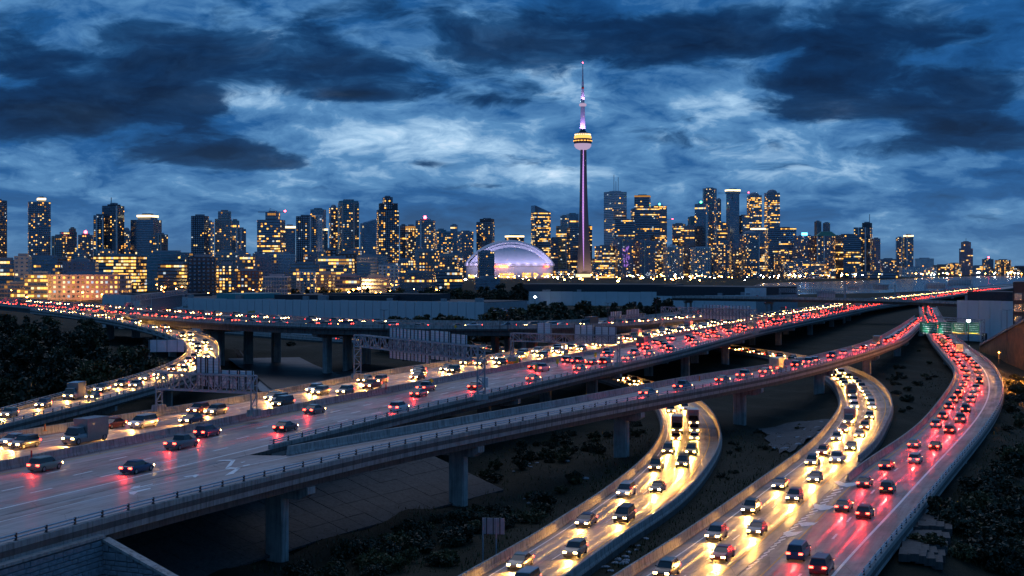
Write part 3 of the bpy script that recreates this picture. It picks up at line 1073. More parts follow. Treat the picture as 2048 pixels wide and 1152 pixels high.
for px, lab in ((560, 'single column pier of the exit ramp standing in the paved slope'), (925, 'chamfered column pier of the exit ramp among the shrubs'), (1240, 'column pier of the exit ramp beside the loop barrier'),
                (1478, 'column pier of the exit ramp above the grass strip'), (1640, 'column pier of the exit ramp at the bend of the golden ramp'), (1735, 'tall pier where the exit ramp bends to the far merge'), (1795, 'last pier of the exit ramp near the green signs')):
    pier('exit', b_.s_at_px(px), lab)
sm = [(590, 3), (900, 3), (1130, 3), (1335, 3), (1430, 3), (1545, 3), (1612, 3), (1660, 3), (1700, 3)]
for px, nc in sm:
    s = m_.s_at_px(px - 40)
    pier('main', s, 'three-column pier under the elevated expressway', cols=nc, group='piers under the expressway')
for px in (270, 372, 500, 690, 860, 1010, 1110):
    pier('cross', g_.s_at_px(px), 'wide pier holding up the overpass behind the expressway', .6 + 1.7, 3, 3.2, 2.0, 2.0, group='piers under the wide overpass')
for k in range(6):
    pier('left', 30 + 55 * k, 'pier under the curved ramp along the wood', .5 + 1.2, 1, group='piers under the curved ramp')
for s in (95, 150, 205, 260, 330, 400):
    c = r_.at(s)[0]
    pier('red', s, 'short pier under the red-lit ramp', .6 + 1.0, 2, 1.6, 1.2, group='piers under the red-lit ramp')
for s in (8, 60, 105, 150, 185):
    pier('over', s, 'pier under the far overpass', .5 + 1.1, 2, 1.6, 1.2, group='piers under the far overpass')

# ------------------------------------------------------------------ sign gantries
def on_plane(p0, p1, px, py):
    """where the sight line of a pixel meets the vertical plane through p0, p1"""
    k = (px - CX) / F
    d = p1 - p0
    u = (k * p0[1] - p0[0]) / (d[0] - k * d[1])
    Y = p0[1] + u * d[1]
    return u, H + (HY - py) / F * Y


def lattice(mb, a, b, side, w, r, n):
    """two posts w apart with zig-zag lacing"""
    side = Vector(side) * w / 2
    a, b = Vector(a), Vector(b)
    mb.bar(a - side, b - side, r * 2, n=6); mb.bar(a + side, b + side, r * 2, n=6)
    for k in range(n):
        p, q = a.lerp(b, k / n), a.lerp(b, (k + 1) / n)
        s = 1 if k % 2 else -1
        mb.bar(p - side * s, q + side * s, r * 1.1)
        mb.bar(q - side, q + side, r * 1.0)


def gantry(p0, p1, ztop, td, panels, label, legs=(True, True), depth=1.5, r=.13, face=-1, color='sign_back', leg_base=(None, None), rows=None):
    p0, p1 = np.array(p0, float), np.array(p1, float)
    d = p1 - p0
    L = np.linalg.norm(d[:2])
    rz = math.atan2(d[1], d[0])
    base = (p0 + p1) / 2
    base[2] = min(p0[2], p1[2])
    root = thing('sign_gantry', label, 'sign gantry', tuple(base), rz)
    zt = ztop - base[2]
    zb = zt - td
    n = max(4, int(L / 2.2))
    mb = MB()
    X0, X1 = -L / 2, L / 2
    for y in (-depth / 2, depth / 2):
        mb.bar((X0, y, zt), (X1, y, zt), r * 1.6); mb.bar((X0, y, zb), (X1, y, zb), r * 1.6)
        for k in range(n):
            a, b = X0 + L * k / n, X0 + L * (k + 1) / n
            mb.bar((a, y, zb), (a, y, zt), r)
            if k % 2: mb.bar((a, y, zb), (b, y, zt), r)
            else: mb.bar((a, y, zt), (b, y, zb), r)
        mb.bar((X1, y, zb), (X1, y, zt), r)
    for k in range(n + 1):
        a = X0 + L * k / n
        mb.bar((a, -depth / 2, zt), (a, depth / 2, zt), r * .8); mb.bar((a, -depth / 2, zb), (a, depth / 2, zb), r * .8)
        if k < n: mb.bar((a, -depth / 2, zt), (a + L / n, depth / 2, zt), r * .7)
    mb.build('truss', MATS['steel'], root)
    for on, x, p in ((legs[0], X0, p0), (legs[1], X1, p1)):
        if not on: continue
        mb = MB()
        zl = p[2] - base[2]
        lattice(mb, (x, 0, zl), (x, 0, zt), (0, 1, 0), depth, r, max(3, int((zt - zl) / 1.3)))
        mb.build('leg', MATS['steel'], root)
        mb = MB(); mb.box((x, 0, zl + .5), (1.2, depth + .9, 1.0), taper=.9)
        mb.build('footing', MATS['concrete'], root)
    for (a, b, py0, py1) in panels:
        u0, za = on_plane(p0, p1, a, py0); u1, zc = on_plane(p0, p1, b, py1)
        _, zd = on_plane(p0, p1, a, py1)
        xa, xb = X0 + L * u0, X0 + L * u1
        zl, zh = min(zc, zd) - base[2], za - base[2]
        y = (depth / 2 + .22) if color == 'sign_back' else -(depth / 2 + .22)
        mb = MB(); mb.box(((xa + xb) / 2, y, (zl + zh) / 2), (xb - xa, .12, zh - zl))
        pn = mb.build('sign_panel', MATS[color], root)
        if color == 'sign_back':
            nr = max(2, int((xb - xa) / 1.5))
            mb = MB()
            for k in range(nr + 1):
                xx = xa + .15 + (xb - xa - .3) * k / nr
                mb.box((xx, y + face * .12, (zl + zh) / 2), (.14, .14, zh - zl + .3))
            mb.build('rib', MATS['post_dark'], pn)
            mb = MB()
            for k in range(int((zh - zl) / .45)):
                mb.box(((xa + xb) / 2, y + face * .068, zl + .3 + k * .45), (xb - xa, .02, .05))
            mb.build('seam', MATS['steel'], pn)
        else:
            # border and rows of short illegible white lettering, as the photo shows
            mb = MB()
            fy = y + face * .075
            for zz in (zl + .12, zh - .12):
                mb.box(((xa + xb) / 2, fy, zz), (xb - xa - .2, .02, .09))
            for xx in (xa + .12, xb - .12):
                mb.box((xx, fy, (zl + zh) / 2), (.09, .018, zh - zl - .2))
            mb.build('border', MATS['paint_white'], pn)
            mb = MB()
            rr = random.Random(int(a))
            for k in range(4):
                zz = zh - (zh - zl) * (.2 + .19 * k)
                x = xa + (xb - xa) * rr.uniform(.1, .3)
                while x < xb - .9:
                    w = rr.uniform(.35, 1.3)
                    if x + w > xb - .4: break
                    mb.box((x + w / 2, fy, zz), (w, .02, rr.uniform(.16, .42)))
                    x += w + rr.uniform(.12, .5)
            mb.build('lettering', MATS['paint_white'], pn)
    return root


def gp(px, py, z): return P(px, py, z)


gantry(gp(318, 822, 9.9), gp(508, 832, 9.9), PD(512, 740, 230)[2], 2.6, [(384, 406, 714, 772), (407, 433, 716, 774), (434, 470, 741, 777), (471, 500, 742, 779)],
       'steel truss gantry with grey sign backs beside the curved left ramp')
gantry(gp(715, 757, 9.9), gp(962, 800, 9.6), PD(962, 689, 254)[2], 2.3, [(770, 851, 656, 716), (852, 890, 661, 718), (893, 924, 668, 718)],
       'large truss gantry with broad ribbed sign backs across the expressway')
gantry(gp(1024, 722, 10), gp(1237, 733, 9.6), PD(1237, 668, 336)[2], 1.9, [(1070, 1100, 646, 682), (1145, 1184, 650, 684), (1186, 1229, 654, 687)],
       'truss gantry with three pale sign backs and an orange-wrapped footing')
gantry(gp(1325, 658, 9.6), gp(1511, 668, 9.4), PD(1511, 617, 500)[2], 2.4, [(1402, 1497, 610, 637)],
       'farther truss gantry with one wide pale sign back over the expressway')
gantry(gp(267, 637, 13.2), gp(371, 616, 13.2), 13.2 + 8.5, 2.0, [(286, 306, 590, 611), (308, 368, 587, 612)],
       'gantry with dark sign backs over the overpass beside the pale wall')
gantry(gp(1842, 672, 2.5), gp(1966, 690, 1.0), PD(1966, 641, 560)[2], 1.2, [(1843, 1879, 643, 665), (1880, 1908, 643, 667), (1909, 1934, 644, 664), (1935, 1963, 644, 664)],
       'gantry with four green direction signs over the red-lit ramp', face=-1, color='sign_green')
g8 = [q for q in bpy.data.objects if q.get('label', '').startswith('gantry with four green')][0]
# yellow tabs under the green signs
p0, p1 = gp(1842, 672, 2.5), gp(1966, 690, 1.0)
dd = p1 - p0; Lg = np.linalg.norm(dd[:2]); b0 = min(p0[2], p1[2])
for (a, b, y0, y1) in ((1864, 1897, 665, 669), (1909, 1934, 664.5, 668.5), (1936, 1962, 664.5, 668.5)):
    u0, za = on_plane(p0, p1, a, y0); u1, zc = on_plane(p0, p1, b, y1)
    mb = MB(); mb.box((-Lg / 2 + Lg * (u0 + u1) / 2, -.83, (za + zc) / 2 - b0), (Lg * (u1 - u0), .1, za - zc + .25))
    mb.build('exit_tab', MATS['sign_yellow'], g8)
gantry(gp(1222, 652, 11.5), gp(1288, 648, 11.0), PD(1285, 622, 560)[2], 1.2, [(1226, 1248, 624, 637), (1258, 1283, 620, 637)], 'small gantry with two dark sign backs on the overpass before the trees', r=.1)
gantry(gp(1690, 599, 11.6), gp(1790, 601, 11.4), PD(1740, 572, 820)[2], 2.2, [(1694, 1716, 573, 581), (1746, 1776, 569, 580)], 'far gantry with a dark sign standing on the far overpass')
gantry(gp(1560, 604, 8), gp(1690, 612, 7), PD(1620, 583, 850)[2], 2.4, [(1632, 1668, 582, 594)], 'far gantry with a barred sign back over the busy expressway')
gantry(gp(1850, 596, 5.2), gp(1905, 597, 5.2), PD(1880, 569, 1250)[2], 3.0, [(1852, 1888, 566, 577)], 'distant gantry over the expressway near the lake')
gantry(gp(1890, 588, 5.2), gp(1945, 588, 5.2), PD(1920, 562, 1600)[2], 3.4, [(1896, 1942, 560, 571)], 'most distant gantry over the expressway near the lake')

# bracket lamps added to brighten the green signs
for u in (.12, .37, .62, .87):
    x = -Lg / 2 + Lg * u
    z = on_plane(p0, p1, 1900, 672)[1] - b0
    mb = MB(); mb.bar((x, -.6, z + .6), (x, -3.2, z), .1); mb.box((x, -3.3, z + .05), (.7, .35, .25)); mb.build('added_sign_light', MATS['steel'], g8)
    ld = bpy.data.lights.new('added_sign_beam', 'SPOT'); ld.energy = 450; ld.color = (.9, 1.0, .95); ld.spot_size = math.radians(120); ld.spot_blend = .8
    lo = bpy.data.objects.new('added_sign_beam', ld); col.objects.link(lo); lo.parent = g8; lo.location = (x, -3.3, z + .3)
    lo.rotation_euler = Vector((0, 2.6, 2.6)).to_track_quat('-Z', 'Y').to_euler()

# roadside sign panels on posts
def post_sign(px, py_top, base, rect, label, m='sign_back', posts=None, yaw=0.0):
    Yd = base[1]
    root = thing('road_sign', label, 'sign', tuple(base), yaw)
    x0, x1, y0, y1 = rect
    k = Yd / F
    xa, xb = (x0 - px) * k, (x1 - px) * k
    zt, zb = H + (HY - y0) * k - base[2], H + (HY - y1) * k - base[2]
    for xx in (posts or [0]):
        mb = MB(); mb.bar((xx * k, 0, 0), (xx * k, 0, zt), .16, n=6); mb.build('post', MATS['steel'], root)
    mb = MB(); mb.box(((xa + xb) / 2, .16, (zt + zb) / 2), (xb - xa, .08, zt - zb))
    pn = mb.build('sign_panel', MATS[m], root)
    mb = MB()
    for q in (.2, .5, .8):
        mb.box((xa + (xb - xa) * q, .09, (zt + zb) / 2), (.12, .06, zt - zb + .1))
    mb.build('rib', MATS['post_dark'], pn)
    return root


post_sign(298, 676, P(298, 748, 3.5), (300, 367, 680, 704), 'dark panelled sign on a tall post beside the curved left ramp', yaw=.05)
b0 = P(966, 1128, -1.0)
post_sign(966, 1035, b0, (964, 1009, 1036, 1068), 'square sign seen from behind on a pole by the nearest ramp', posts=[0, 27], yaw=-.15, m='steel')


def diamond(px, py, z, h, label, rect=True):
    b = P(px, py, z)
    root = thing('marker_sign', label, 'marker', tuple(b))
    mb = MB(); mb.bar((0, 0, 0), (0, 0, h), .09, n=6); mb.build('post', MATS['post_dark'], root)
    mb = MB()
    if rect:
        mb.box((0, -.08, h - .55), (.62, .06, 1.2))
    else:
        mb.face([(0, -.08, h - .95), (.5, -.08, h - .4), (0, -.08, h + .15), (-.5, -.08, h - .4)])
        mb.face([(0, -.05, h - .95), (-.5, -.05, h - .4), (0, -.05, h + .15), (.5, -.05, h - .4)])
    mb.build('plate', MATS['sign_yellow'], root)


diamond(1072, 748, 9, 2.0, 'yellow hazard marker on the expressway before the orange-wrapped footing')
diamond(1115, 734, 9, 1.9, 'yellow hazard marker on the expressway, second past the orange-wrapped footing')
diamond(1191, 722, 9, 2.1, 'yellow hazard marker on the expressway beside the right gantry leg')
diamond(179, 802, 6.8, 2.0, 'yellow diamond warning sign on the curved left ramp rail', False)
diamond(911, 667, 13, 2.4, 'yellow diamond sign on the overpass behind the large gantry', False)
diamond(862, 770, 9.9, 1.2, 'small yellow marker on the median barrier', False)
mb = MB(); pb = P(1025, 727, 9)
mb.lathe([(0, 0), (1.5, 0), (1.6, 1.1), (1.2, 1.6), (0, 1.6)], n=14)
ob = mb.build('crash_cushion', MATS['sign_yellow'], label='orange-yellow crash cushion wrapped round the gantry footing', cat='crash cushion'); ob.location = pb
def marker_post(px, py, z, label, m='red_plastic'):
    mb = MB(); mb.lathe([(.16, 0), (.12, .1), (.1, 1.0), (0, 1.05)], n=8); mb.lathe([(.32, 0), (.3, .08), (0, .09)], n=10)
    o = mb.build('delineator', MATS[m], label=label, cat='delineator'); o.location = P(px, py, z)
marker_post(63, 918, 9.9, 'red delineator on the median barrier above the painted lanes')
marker_post(772, 778, 9.9, 'red delineator on the median barrier before the large gantry leg')
marker_post(1305, 663, 9, 'orange delineator near the far truss gantry', 'orange_plastic')
marker_post(1399, 762, 9, 'orange delineator on the exit ramp barrier', 'orange_plastic')
marker_post(90, 862, 9.9, 'orange delineator on the far expressway barrier', 'orange_plastic')
marker_post(1988, 873, -1.5, 'small orange delineator beyond the red-lit ramp', 'orange_plastic')
# grey signal cabinet by the gantry leg
root = thing('control_cabinet', 'grey control cabinet strapped to the large gantry leg', 'cabinet', tuple(P(968, 797, 9.2)))
mb = MB(); mb.box((.2, -.4, 2.9), (1.1, .8, 1.7)); mb.build('cabinet', MATS['sign_back'], root)
mb = MB(); mb.bar((.2, -.4, 0), (.2, -.4, 2.1), .3); mb.build('stand', MATS['steel'], root)

# light poles beside the roads
def pole(base, h, label, arm=1.6, group=None, lamp=None):
    root = thing('light_pole', label, 'light pole', tuple(base), 0, group)
    mb = MB(); mb.lathe([(.16, 0), (.09, h)], n=8); mb.build('pole', MATS['post_dark'], root)
    mb = MB(); mb.bar((0, 0, h - .1), (arm, 0, h + .15), .1); mb.bar((0, 0, h - .1), (-arm, 0, h + .15), .1); mb.build('arm', MATS['post_dark'], root)
    for s in (-1, 1):
        mb = MB(); mb.box((s * arm, 0, h + .2), (.9, .4, .18)); mb.build('lamp_head', MATS[lamp] if lamp else MATS['sign_back'], root)


emit('lamp_white', (1.0, .95, .85), 60, sample=False)
for px, pt, pb_, z in ((1016, 618, 664, 12.5), (768, 620, 656, 13), (1000, 622, 664, 12.5), (1312, 600, 640, 11), (1216, 606, 655, 11.5)):
    b = P(px, pb_, z)
    pole(b, H + (HY - pt) / F * b[1] - z, 'tall thin light pole on the overpass against the dark trees', group='light poles on the overpass')
b = P(2014, 722, -1.0)
pole(b, H + (HY - 620) / F * b[1] + 1, 'tall double-arm light pole by the warehouse on the right', 2.2)

# ------------------------------------------------------------------ retaining wall of stone blocks
STONE = MB()
STONE.loft([[(-.5, 0, -.5), (.5, 0, -.5), (.5, 0, .5), (-.5, 0, .5)], [(-.5, -.75, -.5), (.5, -.75, -.5), (.5, -.75, .5), (-.5, -.75, .5)], [(-.46, -1, -.44), (.46, -1, -.44), (.46, -1, .44), (-.46, -1, .44)]])
STONE = STONE.mesh('stone_block', [MATS['stone']])


def stone_wall(a, b, zt_a, zt_b, zb, label, th=.45):
    a, b = np.array(a), np.array(b)
    d = b - a
    L = np.linalg.norm(d)
    rz = math.atan2(d[1], d[0])
    root = thing('retaining_wall', label, 'wall', (a[0], a[1], zb), rz)
    rr = random.Random(7)
    mb = MB()
    mb.loft([[(0, .25, 0), (L, .25, 0), (L, .7, 0), (0, .7, 0)], [(0, .25, zt_a - zb), (L, .25, zt_b - zb), (L, .7, zt_b - zb), (0, .7, zt_a - zb)]])
    mb.build('backing', MATS['concrete_dark'], root)
    z = 0.0
    while z < max(zt_a, zt_b) - zb - .2:
        hh = rr.choice((.45, .55, .75))
        x = -rr.uniform(0, .8)
        while x < L:
            w = rr.uniform(.7, 1.9)
            x0, x1 = max(0, x), min(L, x + w)
            zt = zt_a + (zt_b - zt_a) * ((x0 + x1) / 2) / L - zb
            hz = min(hh, zt - z)
            if x1 - x0 > .2 and hz > .18:
                inst(STONE, 'stone_block', root, ((x0 + x1) / 2, .3, z + hz / 2), (0, 0, 0), (x1 - x0 - .05, th * rr.uniform(.85, 1.15), hz - .05))
            x += w
        z += hh
    mb = MB(); mb.loft([[(0, -.3, zt_a - zb - .02), (L, -.3, zt_b - zb - .02), (L, .75, zt_b - zb - .02), (0, .75, zt_a - zb - .02)], [(0, -.3, zt_a - zb + .25), (L, -.3, zt_b - zb + .25), (L, .75, zt_b - zb + .25), (0, .75, zt_a - zb + .25)]])
    mb.build('coping', MATS['concrete'], root)


K = b_.off(b_.s_at_px(95), -b_.at(b_.s_at_px(95))[3] / 2 - .45)
K0 = b_.off(0, -b_.at(0)[3] / 2 - .45)
stone_wall(K0[:2], K[:2], 7.9, 7.9, -3, 'coursed stone retaining wall under the exit ramp parapet')
K2 = P(352, 1150, 5.2)
stone_wall(K[:2] + np.array([0.1, -.2]), K2[:2], 7.6, 4.6, -3, 'stone wing wall sloping down from the exit ramp')

# paved slope under the expressway
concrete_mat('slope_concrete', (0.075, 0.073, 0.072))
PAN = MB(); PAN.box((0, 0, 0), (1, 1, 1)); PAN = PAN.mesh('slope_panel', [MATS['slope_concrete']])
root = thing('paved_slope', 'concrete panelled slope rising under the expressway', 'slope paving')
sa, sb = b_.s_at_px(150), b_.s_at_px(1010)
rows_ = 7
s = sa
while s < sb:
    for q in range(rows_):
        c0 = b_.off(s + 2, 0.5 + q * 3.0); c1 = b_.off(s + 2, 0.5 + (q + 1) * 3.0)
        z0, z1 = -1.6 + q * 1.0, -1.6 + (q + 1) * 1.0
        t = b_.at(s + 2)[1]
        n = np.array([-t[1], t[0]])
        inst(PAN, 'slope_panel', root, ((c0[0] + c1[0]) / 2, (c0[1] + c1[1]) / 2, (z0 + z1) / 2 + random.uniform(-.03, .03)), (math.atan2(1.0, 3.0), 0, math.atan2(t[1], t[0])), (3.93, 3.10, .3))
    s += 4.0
# broken paving slabs at the foot of the right-hand ramp
root = thing('slab_apron', 'cracked concrete slab apron at the foot of the red-lit ramp', 'paving')
for i in range(5):
    for j in range(6):
        p = P(1835 + i * 16 - j * 5, 1092 + j * 15, -4.0)
        inst(PAN, 'slab', root, (p[0], p[1], tz(p[0], p[1]) + .45 + random.uniform(-.05, .05)), (random.uniform(-.02, .02), random.uniform(-.02, .02), -.28 + random.uniform(-.05, .05)), (1.28, 4.0, .9))

# ------------------------------------------------------------------ buildings near the interchange
mat('wall_pale', (0.60, 0.61, 0.63), 0.8, var=.18, nscale=.25)
mat('roof_dark', (0.035, 0.04, 0.05), 0.8, var=.3)
mat('roof_teal', (0.06, 0.28, 0.30), 0.6)
mat('brown_wall', (0.22, 0.11, 0.05), 0.85, var=.4, nscale=.4)
mat('glass', (0.20, 0.25, 0.32), 0.16, 0.75, spec=.5, var=.35, nscale=.12)
mat('panel_grey', (0.3, 0.3, 0.32), 0.7)
PANEL = MB(); PANEL.box((0, 0, .5), (1, 1, 1)); PANEL = PANEL.mesh('wall_panel', [MATS['wall_pale']])


def panel_building(pa, pb, pytop_a, pytop_b, zb, depth, label, pw=4.6, roof_steps=(), name='warehouse'):
    """long tilt-up building: each wall panel is a piece"""
    pa, pb = np.array(pa), np.array(pb)
    d = pb - pa
    L = np.linalg.norm(d[:2]); rz = math.atan2(d[1], d[0])
    root = thing(name, label, 'warehouse', (pa[0], pa[1], zb), rz)
    za = H + (HY - pytop_a) / F * pa[1] - zb
    zc = H + (HY - pytop_b) / F * pb[1] - zb
    n = max(2, int(L / pw))
    mb = MB(); mb.loft([[(0, .2, 0), (L, .2, 0), (L, depth, 0), (0, depth, 0)], [(0, .2, za - .4), (L, .2, zc - .4), (L, depth, zc - .4), (0, depth, za - .4)]])
    mb.build('core', MATS['panel_grey'], root)
    mb = MB(); mb.loft([[(0, .3, za - .38), (L, .3, zc - .38), (L, depth, zc - .38), (0, depth, za - .38)], [(0, .3, za - .2), (L, .3, zc - .2), (L, depth, zc - .2), (0, depth, za - .2)]])
    mb.build('roof', MATS['roof_dark'], root)
    for k in range(n):
        u = (k + .5) / n
        h = za + (zc - za) * u + random.uniform(-.12, .12)
        inst(PANEL, 'wall_panel', root, (L * u, random.uniform(-.04, .04), 0), (0, 0, 0), (L / n - .22, .4, h))
        if k % 4 == 2 and L / n > 3.5:
            mb = MB(); mb.box((L * u, -.24, 1.9), (2.8, .1, 3.8)); mb.build('loading_door', MATS['post_dark'], root)
    for k in range(max(4, n // 5)):
        u = random.uniform(.03, .97); s_ = random.uniform(1.2, 3.2)
        mb = MB(); mb.box((L * u, random.uniform(3, 8), za + (zc - za) * u + s_ * .3), (s_ * 1.5, s_, s_ * .8)); mb.build('roof_unit', MATS['panel_grey'], root)
    for (u0, u1, y0, y1, h, m) in roof_steps:
        mb = MB(); mb.box((L * (u0 + u1) / 2, (y0 + y1) / 2, (za + zc) / 2 - .5 + h / 2), (L * (u1 - u0), y1 - y0, h + 1))
        mb.build('roof_block', MATS[m], root)
    return root


panel_building(PD(205, 620, 760), PD(480, 630, 700), 588, 599, -0.5, 40, 'long pale panelled warehouse behind the overpass with a teal roof', 4.6, ((.80, 1.0, 4, 30, 2.0, 'roof_teal'), (.05, .5, 8, 30, 1.0, 'roof_dark')))
panel_building(PD(480, 630, 700), PD(968, 640, 640), 598, 604, -0.5, 45, 'long pale panelled warehouse with a graffiti mark and dark raised roof', 4.4, ((.12, .62, 6, 38, 2.2, 'roof_dark'), (.3, .75, 12, 30, 3.0, 'roof_dark')))
panel_building(PD(1035, 612, 1180), PD(1350, 612, 1150), 583, 584, -0.5, 60, 'distant low pale warehouse behind the tree row', 9, ((.0, 1.0, 6, 60, 6.0, 'roof_dark'),))
panel_building(PD(1350, 622, 1000), PD(1512, 625, 960), 592, 590, -0.5, 60, 'pale panelled warehouse with a dark roof beside the far gantry', 8, ((-.3, .99, 6, 60, 6.0, 'roof_dark'), (.84, 1.02, 3, 12, 5.5, 'wall_pale')))
panel_building(PD(1914, 650, 640), PD(2026, 650, 620), 601, 602, -1, 30, 'pale panelled building with a black upper storey right of the green signs', 4.6, ((.18, .98, .6, 24, 4.0, 'roof_dark'),), 'office_building')
# graffiti on the warehouse wall
mb = MB()
gp_ = np.array([PD(480, 630, 700), PD(968, 640, 640)])
for k in range(9):
    u, z = on_plane(gp_[0], gp_[1], 497 + k * 2.4, 624 + random.uniform(-1.5, 1.5))
    p = gp_[0] + (gp_[1] - gp_[0]) * u
    mb.box((p[0], p[1] - .45, z), (.4, .06, random.uniform(.5, 1.1)), m=0 if k < 6 else 1)
w2 = [q for q in bpy.data.objects if 'graffiti' in q.get('label', '')][0]
gr = mb.build('graffiti', [MATS['sign_yellow'], MATS['paint_white']])
gr.parent = w2
gr.matrix_parent_inverse = (Matrix.Translation(w2.location) @ Matrix.Rotation(w2.rotation_euler.z, 4, 'Z')).inverted()
# dark glazed building at the right edge
pB = PD(2026, 640, 520)
root = thing('office_building', 'dark glazed building at the road edge beside the panelled building', 'building', (pB[0], pB[1], -1), -.37)
mb = MB(); mb.box((15, 12, 13.9), (30, 24, 27.8)); mb.build('wall', MATS['roof_dark'], root)
for i in range(5):
    for j in range(4):
        mb = MB(); mb.box((1.8 + i * 3.2, -.05, 22.5 - j * 4.2), (2.6, .12, 2.6)); mb.build('window', MATS['glass'], root)
# ochre sloping wall on the right with the lit street below
root = thing('ramp_wall', 'ochre retaining wall with a pale coping leading down to the lit street', 'wall')
mb = MB()
a, b = P(1962, 702, -1), P(2050, 735, -3)
za, zb_ = PD(1962, 690, a[1])[2], PD(2050, 640, b[1])[2]
mb.loft([[(a[0], a[1], -4), (b[0], b[1], -4), (b[0], b[1] + 2, -4), (a[0], a[1] + 2, -4)], [(a[0], a[1], za), (b[0], b[1], zb_), (b[0], b[1] + 2, zb_), (a[0], a[1] + 2, za)]])
mb.build('wall', MATS['brown_wall'], root)
mb = MB(); mb.bar((a[0], a[1], za), (b[0], b[1], zb_), 1.2, .8); mb.build('coping', MATS['concrete_pale'], root)

# ------------------------------------------------------------------ the city
WARM = [emit('window_amber', (1.0, .43, .08), 1.6, sample=False), emit('window_yellow', (1.0, .55, .13), 1.15, sample=False), emit('window_pale', (1.0, .74, .38), 1.0, sample=False), emit('window_dim', (1.0, .46, .12), .30, sample=False), emit('window_cool', (.75, .88, 1.0), .5, sample=False)]
emit('glow_white', (1.0, .74, .38), 1.9, sample=False)
emit('glow_red', (1.0, .05, .08), 14.0, sample=False)
emit('glow_green', (.08, 1.0, .45), 8.0, sample=False)
emit('glow_blue', (.08, .42, 1.0), 6.0, sample=False)
emit('glow_purple', (.42, .20, .8), .5, sample=False)
emit('glow_orange', (1.0, .26, .03), 10.0, sample=False)
WALLS = {'dark': (0.07, 0.075, 0.095), 'slate': (0.24, 0.27, 0.32), 'brown': (0.30, 0.225, 0.205), 'conc': (0.45, 0.42, 0.40), 'pale': (0.66, 0.66, 0.68), 'teal': (0.12, 0.27, 0.32), 'brick': (0.24, 0.10, 0.075), 'mauve': (0.36, 0.26, 0.30)}
for k, c in WALLS.items():
    mat('facade_' + k, c, .7, var=.25, nscale=.08)
mat('slab_grey', (0.16, 0.165, 0.18), .8)


